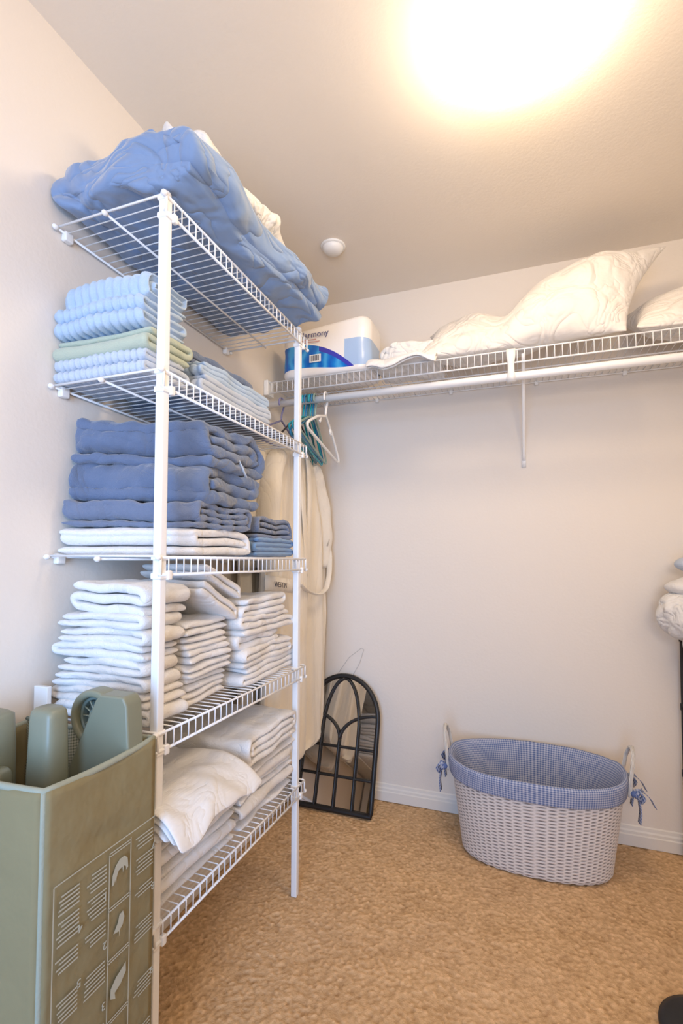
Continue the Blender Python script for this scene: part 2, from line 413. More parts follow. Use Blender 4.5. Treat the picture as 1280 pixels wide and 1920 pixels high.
# baseboards: stepped profile
def baseboard(name, a, b, nrm):
    a, b, nrm = Vector(a), Vector(b), Vector(nrm)
    prof = [(0, 0), (.014, 0), (.014, .042), (.010, .046), (.010, .056), (.006, .062), (.005, .074), (0, .078)]
    bm = bmesh.new(); R = [[bm.verts.new(p+nrm*u+Vector((0, 0, z))) for u, z in prof] for p in (a, b)]
    for k in range(len(prof)-1): bm.faces.new((R[0][k], R[0][k+1], R[1][k+1], R[1][k]))
    bm.faces.new(R[0]); bm.faces.new(R[1][::-1])
    struct(from_bm(name, bm, M_trim, smooth=False))
baseboard('baseboard_back', (XL, YB, 0), (XR, YB, 0), (0, -1, 0))
baseboard('baseboard_left', (XL, YF, 0), (XL, YB, 0), (1, 0, 0))
baseboard('baseboard_right', (XR, YF, 0), (XR, YB, 0), (-1, 0, 0))

# ================================================================== CEILING FIXTURES
LX, LY = .008, 1.195
lamp = tag(thing('ceiling_light', (LX, LY, ZC)), 'brightly lit round white glass dome light on the ceiling', 'ceiling light')
prof = [(.175, -.002), (.178, -.022)]
bm = bmesh.new(); ring = []
rings = [[(r*math.cos(2*PI*k/48), r*math.sin(2*PI*k/48), z) for k in range(48)] for r, z in ((.13, 0), (.158, 0), (.161, -.010), (.160, -.020), (.15, -.024))]
loft('base_ring', rings, M_plastic, lamp)
M_glow = mat('lit_frosted_glass', (.9, .9, .88), .4, emit=((1.0, .775, .53), 20))
rings = []
for i in range(13):
    a = PI/2*i/12; rings.append([(.166*math.cos(a)*math.cos(2*PI*k/48)+1e-4, .166*math.cos(a)*math.sin(2*PI*k/48), -.022-.105*math.sin(a)) for k in range(48)])
loft('glass_shade', rings, M_glow, lamp, cap0=False, cap1=True)

det = tag(thing('smoke_detector', (-.722, 1.845, ZC)), 'small round white smoke detector on the ceiling above the towel shelves', 'smoke detector')
def lathe(name, pr, m, parent, n=40):
    return loft(name, [[(r*math.cos(2*PI*k/n), r*math.sin(2*PI*k/n), z) for k in range(n)] for r, z in pr], m, parent)
lathe('mounting_ring', [(.050, 0), (.052, -.002), (.051, -.006), (.046, -.008)], M_plastic, det)
lathe('cover', [(.044, -.006), (.042, -.016), (.034, -.026), (.020, -.032), (.006, -.033)], M_plastic, det)

# ================================================================== FREE-STANDING WIRE SHELF UNIT
XF = -.724; XW = -1.048          # front rail, wall side
Y0, Y1 = .845, 1.590             # shelf ends
DZ = [1.947, 1.557, 1.150, .776, .378]
unit = tag(thing('wire_shelving_unit', (XF, .855, 0)), 'tall white wire shelving unit of five shelves on two front poles against the left wall', 'shelving unit')
UL = Vector(unit.location)
def rel(p): return Vector(p)-UL
def square_pole(y):
    bm = bmesh.new(); x = XF-.012; r = .0105
    box(bm, x-r-UL.x, x+r-UL.x, y-r-UL.y, y+r-UL.y, 0, 1.955)
    p = from_bm('pole', bm, M_pole, unit, smooth=False, bevel=.003)
    bm = bmesh.new(); bmesh.ops.create_uvsphere(bm, u_segments=14, v_segments=8, radius=.0125)
    for v in bm.verts: v.co.z *= .7; v.co += Vector((x-UL.x, y-UL.y, 1.957))
    from_bm('pole_cap', bm, M_plastic, p)
for y in (.857, 1.545): square_pole(y)
def shelf_part(z, dr):
    """dr: how much the far end droops"""
    bm = bmesh.new()
    def Z(y): return z-dr*(y-Y0)/(Y1-Y0)
    def P(x, y, dz=0): return rel((x, y, Z(y)+dz))
    LIP = .037
    for (x, dz, r) in ((XF, 0, .0029), (XF, -LIP, .0033), (XW, 0, .0029), (-.893, -.004, .0029)):
        tube(bm, [P(x, Y0-.004, dz), P(x, Y1+.004, dz)], r, 8)
    n = 30
    for i in range(n):
        y = Y0+(Y1-Y0)*i/(n-1); r = .0030 if i in (0, n-1) else .0016
        tube(bm, [P(XW, y, .003), P(XF-.003, y, .003), P(XF+.001, y, 0), P(XF+.001, y, -LIP)], r, 6)
    s = from_bm('shelf', bm, M_wire, unit)
    # plastic end clips and pole brackets
    for (x, y, dz) in ((XW, Y0-.006, 0), (XW, Y1+.006, 0), (-.893, Y0-.006, -.004), (XF, Y1+.006, -LIP), (XF, Y0-.006, 0)):
        bm = bmesh.new(); bmesh.ops.create_uvsphere(bm, u_segments=12, v_segments=8, radius=.0065)
        for v in bm.verts: v.co = Vector((v.co.x, v.co.y*1.3, v.co.z))+P(x, y, dz)
        from_bm('end_cap', bm, M_plastic, s)
    for y in (.857, 1.545):
        bm = bmesh.new(); x = XF-.012; c = P(x, y)
        box(bm, c.x-.0135, c.x+.0135, c.y-.0135, c.y+.0135, c.z-.006, c.z+.004)
        from_bm('pole_collar', bm, M_plastic, s, smooth=False, bevel=.003); bm = bmesh.new()
        box(bm, c.x-.0135, c.x+.0135, c.y-.0135, c.y+.0135, c.z-LIP-.010, c.z-LIP+.004)
        box(bm, c.x+.006, c.x+.018, c.y+.008, c.y+.022, c.z-LIP-.012, c.z-LIP+.009)
        from_bm('pole_clip', bm, M_plastic, s, smooth=False, bevel=.003)
    for y in (Y0+.03, Y1-.02):
        bm = bmesh.new(); c = P(XW, y)
        box(bm, XL+.0005-UL.x, XW+.006-UL.x, c.y-.012, c.y+.012, c.z-.017, c.z+.009)
        from_bm('wall_clip', bm, M_plastic, s, smooth=False, bevel=.004)
for z, dr in zip(DZ, (.010, .010, .009, .012, .012)): shelf_part(z, dr)

def dk(i, y): return DZ[i]-.011*(y-Y0)/(Y1-Y0)+.0052

# ================================================================== TOP SHELF: comforters
o = folded('comforter', M_comf, (-.843, 1.190, dk(0, 1.2)+.002), .385, .73, .088, 3, 'zig', 'y', flip=True, jit=.03, wave=.022, fine=.0008, wrinkle=.028, fluff=1.04, roundend=.3, taper=-.10, shear=.02, sub=1, seed=3.3, ny=64, res=.010, grain=.38)
tag(o, 'folded slate blue comforter overhanging the top shelf', 'comforter')
o = folded('comforter', M_wcomf, (-.888, 1.255, 2.055), .285, .54, .125, 3, 'zig', 'y', flip=True, jit=.03, wave=.022, fine=.0008, wrinkle=.034, fluff=1.0, roundend=.3, taper=-.25, sub=1, seed=8.1, ny=50, res=.010, grain=.5)
tag(o, 'folded white comforter lying on top of the blue one', 'comforter')

# ================================================================== SECOND SHELF
def tw(label, group=None, cat='towel', name='folded_towel', **k):
    m = k.pop('m'); c = k.pop('c')
    return tag(folded(name, m, c, k.pop('w'), k.pop('d'), k.pop('h'), **k), label, cat, group)
S2 = 1; z = dk(1, .9)
# near stack: sections face +x, rounded fold faces the camera (-y)
xs0 = -.915
z0 = z
tw('pale grey-blue ribbed towel at the bottom of the near stack under the sage green one', m=M_lgrey, c=(xs0, .928, z0), w=.155, d=.27, h=.056, layers=4, face='x', rib=('len', .018, .8), flip=True, jit=.01); z0 += .054
tw('sage green towel folded flat in the near stack on the second shelf', m=M_sage, c=(xs0, .930, z0), w=.165, d=.28, h=.058, layers=3, face='x', flip=True, jit=.012, wave=.006); z0 += .055
tw('pale blue ribbed towel lying directly on the sage green one', m=M_lblue, c=(xs0-.005, .922, z0), w=.155, d=.275, h=.072, layers=4, style='zig', face='x', rib=('len', .022, 1.1), flip=True, wave=.007, lean=.0); z0 += .070
tw('pale blue towel with wide ribs topmost in the near stack on the second shelf', m=M_lblue, c=(xs0+.005, .932, z0), w=.155, d=.25, h=.062, layers=4, style='roll', face='x', flip=True, rib=('len', .024, 1.1), wave=.006)
# far stack
z0 = dk(1, 1.3)
tw('grey-blue towel lowest in the far stack on the second shelf', m=M_navy2, c=(-.90, 1.275, z0), w=.44, d=.26, h=.026, layers=2, face='x', flip=False); z0 += .025
tw('lower of the two pale blue towels in the far stack on the second shelf', m=M_lgrey, c=(-.905, 1.235, z0), w=.38, d=.25, h=.050, layers=3, face='x', flip=True, rib=('len', .022, .8), wave=.007); z0 += .047
tw('upper of the two pale blue towels in the far stack on the second shelf', m=M_lblue, c=(-.905, 1.235, z0), w=.38, d=.25, h=.040, layers=3, face='x', flip=True, rib=('len', .022, .9), wave=.008); z0 += .037
tw('slate blue towel lying on top of the far stack on the second shelf', m=M_navy, c=(-.92, 1.225, z0), w=.33, d=.20, h=.040, layers=2, face='x', flip=True, rib=('len', .022, .9), wave=.01)

# ================================================================== THIRD SHELF
z0 = dk(2, 1.0)
tw('thick white towel under the three slate blue towels on the middle shelf', m=M_white, c=(-.895, 1.055, z0), w=.285, d=.30, h=.070, layers=3, style='roll', face='x', shear=.42, wave=.006, flip=False); z0 += .066
tw('slate blue bath towel lowest of the three in the big stack on the middle shelf', m=M_navy2, c=(-.892, 1.062, z0), w=.27, d=.29, h=.064, layers=4, style='roll', face='x', shear=.45, rib=('diag', .045, .5), wave=.010, thin=.93); z0 += .063
tw('thick slate blue bath towel in the middle of the three on the middle shelf', m=M_navy, c=(-.888, 1.085, z0), w=.30, d=.29, h=.100, layers=3, style='roll', face='x', shear=.5, rib=('diag', .055, .5), wave=.018, flip=True, thin=1.02, roundend=.35); z0 += .094
o = tw('large slate blue bath towel with a care tag, topmost in the middle shelf stack', m=M_navy, c=(-.885, 1.10, z0), w=.30, d=.29, h=.112, layers=4, style='roll', face='x', shear=.55, rib=('diag', .055, .6), wave=.018, roundend=.35)
bm = bmesh.new(); tube(bm, [(-.742, 1.175, z0+.045), (-.735, 1.185, z0+.022), (-.730, 1.198, z0-.002)], .008, 6, flat=.12)
tg = from_bm('care_tag', bm, M_white2, o); tg['label'] = 'pale care tag'
z0 = dk(2, 1.4)
tw('mid blue ribbed towel at the far end of the middle shelf', m=M_mblue, c=(-.875, 1.405, z0), w=.27, d=.25, h=.060, layers=4, style='zig', face='x', rib=('len', .018, .8), shear=.12, flip=False); z0 += .057
tw('small slate towel with pale hems on the mid blue one at the far end', m=M_navy2, c=(-.875, 1.412, z0), w=.26, d=.24, h=.068, layers=4, style='roll', face='x', shear=.12, wave=.014, thin=.85)

# ================================================================== FOURTH SHELF: white towels
wh = .0345; z0 = dk(3, .9)
names8 = ['lowest', 'second from the bottom', 'third from the bottom', 'fourth from the bottom', 'fifth from the bottom', 'sixth from the bottom', 'seventh from the bottom']
for i in range(7):
    dx = random.uniform(-.006, .006); dw = random.uniform(-.012, .01)-.004*i
    tw('white folded towel %s in the near stack on the second-lowest shelf' % names8[i], 'white towels in the near stack', m=(M_white, M_white2)[i % 2], c=(-.905+dx+.004*i*.5, .914, z0),
       w=.290+dw, d=.130+random.uniform(-.004, .006), h=wh+.002, layers=2, style='zig', face='y', flip=i % 3 == 1, jit=.02, wave=.010, sag=.004, roundend=.25, fluff=1.1); z0 += wh
tw('thick white towel rolled over on top of the near white stack', m=M_white, c=(-.875, .925, z0-.002), w=.235, d=.145, h=.072, layers=3, style='zig', face='y', flip=True, wave=.010, tilt=-.06)
z0 = dk(3, 1.08)
for i in range(6):
    tw('white folded towel %s in the middle stack on the second-lowest shelf' % names8[i], 'white towels in the middle stack', m=(M_white2, M_white)[i % 2], c=(-.902+random.uniform(-.005, .005), 1.085, z0),
       w=.290+random.uniform(-.01, .006), d=.180+random.uniform(-.006, .01), h=.036, layers=2, style='zig', face='y', flip=True, jit=.01, wave=.010, sag=.003, roundend=.25, fluff=1.1); z0 += .0345
tw('rolled white towel leaning off the middle stack, the lower of two', m=M_white2, c=(-.865, 1.115, z0+.030), w=.215, d=.21, h=.042, layers=2, style='roll', face='x', tilt=-.50, wave=.006)
tw('rolled white towel leaning off the middle stack, the upper of two', m=M_white, c=(-.865, 1.135, z0+.078), w=.215, d=.21, h=.040, layers=2, style='roll', face='x', tilt=-.42, wave=.006)
z0 = dk(3, 1.4)
far4 = [('long white towel lowest in the far stack beside the far pole', .40, .052, 3), ('white towel second from the bottom in the far stack', .33, .052, 3), ('thin white towel with a stitched hem in the middle of the far stack', .25, .040, 2), ('puffy white towel second from the top in the far stack', .33, .056, 3), ('white towel topmost in the far stack on the second-lowest shelf', .28, .056, 3)]
for i, (lb, w, h, n) in enumerate(far4):
    tw(lb, m=(M_white, M_white2)[i % 2], c=(-.885, 1.215+w/2, z0), w=w, d=.27, h=h+.002, layers=n, style='zig', face='x', flip=i % 2 == 0, wave=.011, jit=.02, fluff=1.1, roundend=.3); z0 += h-.001

# ================================================================== LOWEST SHELF: white bath towels
z0 = dk(4, 1.0)
for i in range(5):
    tw('white bath towel %s in the near stack on the lowest shelf' % names8[i], 'white towels under the near draped towel', m=(M_white, M_sheetw)[i % 2], c=(-.888+.004*i, 1.015, z0),
       w=.300+random.uniform(-.006, .006), d=.315+random.uniform(-.01, .01), h=.036, layers=2, style='zig', face='y', flip=i % 2 == 0, jit=.012, wave=.009, sag=.004); z0 += .0335
znear = z0
z0 = dk(4, 1.4)
for i in range(5):
    tw('white bath towel %s in the far stack on the lowest shelf' % names8[i], 'white towels at the far end of the lowest shelf', m=(M_sheetw, M_white2)[i % 2], c=(-.888+.003*i, 1.375, z0),
       w=.300+random.uniform(-.012, .0), d=.33+random.uniform(-.01, .01), h=.038, layers=2, style='zig', face='y', flip=i % 2 == 0, jit=.02, wave=.009, sag=.004); z0 += .0355
zfar = z0
# draped towels lying over both stacks
def draped(name, m, c, L, W, t, label, layers=3, drop=.1, lenx=.30, ang=0, seed=1, over=.75):
    """several cloth layers lying flat whose front edge bends down over the stack; grid in (a = across x, b = along y)"""
    root = None
    na, nb = 30, 26; ca, sa = math.cos(ang), math.sin(ang)
    def surf(a, b, off):
        # a 0..1 from wall to front; bends down past 'over'
        s = a*lenx; so = over*lenx
        if s < so: x, zz = s, 0
        else:
            e = s-so; R = .060; th = min(e/R, 1.15)
            x = so+R*math.sin(th)+max(0, e-R*1.15)*math.cos(1.15); zz = -R*(1-math.cos(th))-max(0, e-R*1.15)*math.sin(1.15)
            nx_, nz_ = math.sin(th), math.cos(th); x += off*nx_; zz += off*nz_-off
        x0 = x; y0 = (b-.5)*W
        X = x0*ca-y0*sa; Y = x0*sa+y0*ca
        p = (c[0]+X, c[1]+Y, c[2]+off+zz)
        wv = nz(p, 7, seed)*.022+nz(p, 18, seed+2)*.010+.006*math.sin(b*9+seed)*max(0, a-.6)*2
        return Vector((p[0]+(nz(p, 14, seed+5)*.007), p[1]+nz(p, 9, seed+6)*.01, p[2]+wv))
    verts = []; faces = []
    for l in range(layers):
        o0 = l*t; base = len(verts); cut = 1-.035*(layers-1-l)*.8
        for sgn in (0, 1):
            for i in range(na+1):
                for j in range(nb+1):
                    a = i/na*cut; b = j/nb; e = 1
                    if i in (0, na) or j in (0, nb): e = .35
                    mid = o0+t*.48; verts.append(surf(a, b, mid+(t*.44*e)*(1 if sgn else -1)))
        n1 = (na+1)*(nb+1)
        for i in range(na):
            for j in range(nb):
                q = [i*(nb+1)+j, (i+1)*(nb+1)+j, (i+1)*(nb+1)+j+1, i*(nb+1)+j+1]
                faces.append([base+k for k in q[::-1]]); faces.append([base+n1+k for k in q])
        loop = [i*(nb+1) for i in range(na)]+[na*(nb+1)+j for j in range(nb)]+[i*(nb+1)+nb for i in range(na, 0, -1)]+[j for j in range(nb, 0, -1)]
        for k in range(len(loop)):
            a_, b_ = loop[k], loop[(k+1) % len(loop)]
            faces.append([base+a_, base+b_, base+n1+b_, base+n1+a_])
    me = bpy.data.meshes.new(name); me.from_pydata([tuple(v) for v in verts], [], faces); me.update()
    bm = bmesh.new(); bm.from_mesh(me); bmesh.ops.recalc_face_normals(bm, faces=bm.faces); bm.to_mesh(me); bm.free()
    return tag(link(name, me, m, subsurf=1), label, 'towel')
draped('folded_towel', M_sheetw, (-1.035, 1.00, znear+.010), 0, .335, .015, 'big white bath towel drooping over the near stack on the lowest shelf', layers=4, lenx=.352, over=.83, seed=4)
tw('thick white bath towel lying flat on the far stack on the lowest shelf', m=M_white, c=(-.880, 1.365, zfar), w=.33, d=.31, h=.078, layers=4, style='roll', face='x', flip=True, wave=.012, jit=.02, roundend=.3)

# ================================================================== BACK WALL SHELF WITH ROD
YS, ZS = 1.885, 1.915
bs = tag(thing('wire_closet_shelf', (0, YB, ZS)), 'long white wire shelf fixed along the back wall', 'shelf')
BL = Vector(bs.location)
bm = bmesh.new()
def q(x, y, z): return Vector((x, y, z))-BL
for (y, z, r) in ((YS, ZS, .0029), (YS, ZS-.047, .0033), (YB-.012, ZS, .0029), (YS+.2, ZS-.004, .0029)):
    tube(bm, [q(XL+.004, y, z), q(XR-.004, y, z)], r, 8)
n = int((XR-XL-.02)/.0254)
for i in range(n+1):
    x = XL+.01+i*.0254
    tube(bm, [q(x, YB-.012, ZS+.003), q(x, YS+.003, ZS+.003), q(x, YS, ZS), q(x, YS-.001, ZS-.047)], .0016, 6)
from_bm('wire_deck', bm, M_wire, bs)
for x in (-.93, -.656, -.30, .068, .408, .75, 1.1):
    bm = bmesh.new(); c = q(x, YB, ZS); box(bm, c.x-.008, c.x+.008, c.y-.016, c.y-.0005, c.z-.012, c.z+.008)
    from_bm('wall_clip', bm, M_plastic, bs, smooth=False, bevel=.003)
# end bracket on the left wall
bm = bmesh.new(); c = q(XL, YS, ZS); box(bm, c.x+.0005, c.x+.022, c.y-.012, c.y+.045, c.z-.056, c.z+.012)
eb = from_bm('end_bracket', bm, M_plastic, bs, smooth=False, bevel=.004)
# diagonal support brace down to the wall
for x in (.013, 1.05):
    bm = bmesh.new(); tube(bm, [q(x, YS+.012, ZS-.012), q(x, YS+.03, ZS-.03), q(x, YB-.012, 1.60), q(x, YB-.006, 1.575)], .0068, 10)
    box(bm, x-.009, x+.009, -.0075, -.001, 1.545-ZS, 1.60-ZS)
    from_bm('support_brace', bm, M_wire, bs, bevel=.0)
# rod and hooks
ZR, YR = 1.822, 1.902
tubeobj('hanging_rod', [q(XL+.012, YR, ZR), q(XR-.012, YR, ZR)], .0150, M_wire, bs, n=20)
for x in (-.03, .66):
    bm = bmesh.new()
    pts = [(YS-.006, ZS+.004), (YS-.010, ZS-.02), (YS-.008, ZS-.05), (YR-.022, ZR+.012), (YR-.020, ZR-.006), (YR-.010, ZR-.020), (YR+.010, ZR-.019), (YR+.020, ZR-.004)]
    R = [[bm.verts.new(q(x+dx*(1.0 if i > 3 or i < 2 else .72), y, z)) for dx in (-.016, .016)] for i, (y, z) in enumerate(pts)]
    for a, b in zip(R, R[1:]): bm.faces.new((a[0], a[1], b[1], b[0]))
    o = from_bm('rod_hook', bm, M_plastic, bs); s = o.modifiers.new('Solid', 'SOLIDIFY'); s.thickness = .004

# ================================================================== HANGERS
def hanger_mesh(name, m, x, y, z, yaw, w=.42, r=.0042, drop=.125, tilt=0, neck=.075, hooks=True):
    root = thing(name, (x, y, z), yaw)
    # hook over the rod; origin = rod centre
    R = .0195+r
    hk = [(0, -R*math.cos(a)*-1*-1, R*math.sin(a)) for a in [PI*1.15-PI*1.15*i/10 for i in range(11)]]
    pts = [(0, R*math.cos(a), R*math.sin(a)) for a in [PI*1.2-(PI*1.2)*i/10 for i in range(11)]]
    pts += [(0, R*.9, -.015), (0, R*.35, -.036), (0, 0, -.052), (0, 0, -neck)]
    tubeobj('hook', pts, r, m, root, n=8, subsurf=1)
    zt = -neck; h = drop; e = w/2
    def tl(y_, z_): return (0, y_*math.cos(tilt)-(z_-zt)*math.sin(tilt), zt+y_*math.sin(tilt)+(z_-zt)*math.cos(tilt))
    c = [tl(*p) for p in ((0, zt), (e*.5, zt-h*.36), (e*.93, zt-h*.80), (e, zt-h*.90), (e*.99, zt-h), (e*.93, zt-h*1.03), (0, zt-h*1.03), (-e*.93, zt-h*1.03), (-e*.99, zt-h), (-e, zt-h*.90), (-e*.93, zt-h*.80), (-e*.5, zt-h*.36))]
    tubeobj('frame', c, r, m, root, n=8, closed=True)
    if hooks:
        for s in (-1, 1):
            a = tl(s*e*.30, zt-h*.24); tubeobj('strap_hook', [a, (a[0], a[1]+s*.004, a[2]-.018), (a[0], a[1]+s*.012, a[2]-.024), (a[0], a[1]+s*.02, a[2]-.018)], r*.7, m, root, n=6)
    return root
hs = [('teal', M_teal, -.880, .20, -.05), ('blue', M_tblue, -.868, .16, .03), ('dark teal', M_dteal, -.857, .22, -.02), ('bright teal', M_teal, -.846, .12, -.08), ('deep blue', M_tblue, -.835, .18, .0), ('grey-green', M_mint, -.824, .14, -.05)]
ordn = ['nearest the robes', 'second from the robes', 'third from the robes', 'fourth from the robes', 'second behind the white hanger', 'directly behind the white hanger']
for i, (cn, m, x, yw, tl_) in enumerate(hs):
    tag(hanger_mesh('clothes_hanger', m, x, YR, ZR, yw, .43, .0045, .135, tl_-.10), '%s plastic clothes hanger on the rod, %s' % (cn, ordn[i]), 'hanger', 'empty plastic hangers bunched on the rod')
tag(hanger_mesh('clothes_hanger', M_plastic, -.775, YR, ZR, .10, .46, .0058, .135, -.12), 'white plastic clothes hanger at the right end of the bunch', 'hanger')
tag(hanger_mesh('clothes_hanger', M_hook, -.905, YR, ZR, .1, .40, .004, .13, .0), 'dark brown clothes hanger on the rod beside the robe', 'hanger')
tag(hanger_mesh('clothes_hanger', M_lav, -.985, YR, ZR, .02, .40, .0045, .12, .0, hooks=False), 'lavender clothes hanger on the rod holding the robe by the wall', 'hanger')

# ================================================================== BATHROBES
def robe(x, y, zt, zb, label, seed, w=.31, sash=True, th=.030):
    root = tag(thing('bathrobe', (x, y, zt)), label, 'bathrobe', None)
    rings = []; K = 30; n = 72
    for i in range(K):
        f = i/(K-1); z = zb+(zt-zb)*f                     # bottom -> top
        g = (zt-z)/(zt-zb)
        if g < .06: hw = w*(.30+.36*(g/.06)**.7)
        else: hw = w*(.66+.32*min(1, (g-.06)/.30)**.7-.06*max(0, g-.5))
        tt = th*(.40+.45*min(1, g*4)); fold = min(1, g*3)
        r = []
        for k in range(n):
            a = 2*PI*k/n; ca_, sa_ = math.cos(a), math.sin(a)
            fl = (.019*math.sin(a*9+seed+g*1.2)+.011*math.sin(a*17+seed*2-g))*fold*abs(ca_)**.3
            yy = hw*(abs(sa_)**.85)*(1 if sa_ > 0 else -1); xx = tt*(abs(ca_)**.7)*(1 if ca_ > 0 else -1)+fl*(1 if ca_ > 0 else -.6)
            if .5 < g < .56 and sash: xx *= .9
            r.append((xx+nz((xx, yy, z), 6, seed)*.01, yy+nz((yy, z, 0), 5, seed)*.012, z-zt-.02*abs(yy)/w*(g < .2)))
        rings.append(r)
    loft('robe_body', rings, M_robe, root, subsurf=1)
    for s in (-1, 1):
        pts = [(0, s*w*.52, -.06), (.004, s*w*.70, -.14), (.008, s*w*.84, -.26), (.01, s*w*.90, -.42), (.012, s*w*.90, -.55)]
        P = resample(pts, .04); tubeobj('sleeve', P, .05, M_robe, root, n=16, rad=[(.040+.012*min(1, i/6)+.003*math.sin(i*1.7))*(1 if i < len(P)-3 else .8) for i in range(len(P))], subsurf=1, flat=.75)
    # collar
    tubeobj('collar', [(.02, -.055, -.005), (.035, -.05, -.10), (.045, -.025, -.25), (.048, .0, -.42), (.045, .012, -.60)], .02, M_robe, root, n=8, flat=.4, subsurf=1)
    tubeobj('collar', [(.02, .055, -.005), (.035, .06, -.10), (.044, .05, -.25), (.046, .03, -.42), (.043, .02, -.60)], .02, M_robe, root, n=8, flat=.4, subsurf=1)
    return root
r1 = robe(-.922, 1.925, 1.640, .285, 'cream bathrobe with a sash hanging from the rod behind the shelving unit', 1.0)
# sash: a flat band slung across the front and a loop at the side
sp = [(.056, -.08, -.60), (.060, -.02, -.635), (.062, .06, -.655), (.064, .13, -.66), (.064, .20, -.64), (.060, .245, -.57), (.050, .275, -.49), (.035, .29, -.44)]
tubeobj('sash', resample(sp, .03), .014, M_robe, r1, n=8, flat=.35, subsurf=1)
bm = bmesh.new(); tube(bm, [(.045, .255, -.38), (.052, .258, -.41), (.045, .255, -.44)], .004, 8); from_bm('belt_loop', bm, M_wood, r1)
r2 = robe(-1.005, 1.91, 1.640, .22, 'cream bathrobe hanging against the left wall behind the sashed one', 4.0, w=.30, sash=False, th=.030)
# brand band across the robe front
def text(name, s, size, m, parent, loc, rot, ext=.0006, al='CENTER'):
    cu = bpy.data.curves.new(name, 'FONT'); cu.body = s; cu.size = size; cu.extrude = ext; cu.align_x = al; cu.align_y = 'CENTER'
    t = bpy.data.objects.new('tmp', cu); COL.objects.link(t)
    dg = bpy.context.evaluated_depsgraph_get(); me = bpy.data.meshes.new_from_object(t.evaluated_get(dg)); bpy.data.objects.remove(t)
    o = link(name, me, m, parent, smooth=False, loc=loc); o.rotation_euler = rot; return o
bm = bmesh.new(); R = []
for i in range(11):
    yy = -.375+.25*i/10; xx = .060+.005*math.sin(i*.9)
    R.append([bm.verts.new((xx, yy, -.555-.030*i/10)), bm.verts.new((xx, yy, -.610-.030*i/10))])
for a, b in zip(R, R[1:]): bm.faces.new((a[0], b[0], b[1], a[1]))
lb = from_bm('hotel_name_band', bm, M_robe, r1); s_ = lb.modifiers.new('s', 'SOLIDIFY'); s_.thickness = .003
text('band_lettering', 'WESTIN', .028, M_text, lb, (.0705, -.275, -.597), (PI/2, .12, PI/2))

# ================================================================== TOILET PAPER PACK
def rolls_pack():
    root = tag(thing('toilet_paper_pack', (-.778, 1.985, ZS+.0055)), 'plastic wrapped toilet paper pack with blue printed band on the back wall shelf', 'toilet paper')
    # outline of wrapped rolls: 4 across x 2 deep
    rc = [(-.15+.10*i, -.055+.11*j) for i in range(4) for j in range(2)]
    n = 120; rings = []
    hull = []
    for k in range(n):
        a = 2*PI*k/n; d = Vector((math.cos(a), math.sin(a)*.75)).normalized()
        s = max(Vector(c).dot(d)+.055 for c in rc)
        # support function -> point on the hull (sum of best circle)
        c = max(rc, key=lambda c: Vector(c).dot(d)); hull.append((c[0]*.98+d.x*.054, c[1]*.98+d.y*.054))
    H = .225
    for i, (f, sc) in enumerate([(0, .93), (.02, .98), (.08, 1), (.3, 1.005), (.5, .985), (.55, .985), (.75, 1.005), (.93, .995), (.985, .965), (1.0, .9)]):
        r = []
        for (x, y) in hull:
            top = H-.030/(1+math.exp((x-.02)*90))*f+.003*abs(math.cos(x*31))
            r.append((x*sc+nz((x, y, f), 12, 3)*.003, y*sc+nz((x, y, f), 14, 8)*.003, top*f+(.004*nz((x, y, 0), 18, 4) if f > .9 else 0)))
        rings.append(r)
    # domed top
    top = [(x*.6, y*.6, z+.006) for x, y, z in rings[-1]]; rings.append(top)
    loft('plastic_wrap', rings, M_pack, root)
    text('brand_lettering', 'Harmony', .036, M_textblue, root, (-.042, -.1132, .172), (PI/2, 0, .0), .0006)
    bm = bmesh.new()
    for i, (x0, x1) in enumerate(((-.10, -.03), (-.10, -.015))): box(bm, x0, x1, -.1125, -.1118,   .150-.010*i, .153-.010*i)
    from_bm('small_print', bm, M_textred, root, smooth=False)
    bc = boxobj('barcode_label', (-.060, -.008, -.1145, -.1125, .052, .085), M_plastic, root, bevel=0)
    bm = bmesh.new(); x = -.053; random.seed(11)
    while x < -.017:
        w = random.choice((.0012, .0022, .0032)); box(bm, x, x+w, -.1152, -.1144, .057, .081); x += w+random.choice((.0013, .002))
    from_bm('barcode_bars', bm, M_text, bc, smooth=False)
    return root
rolls_pack()
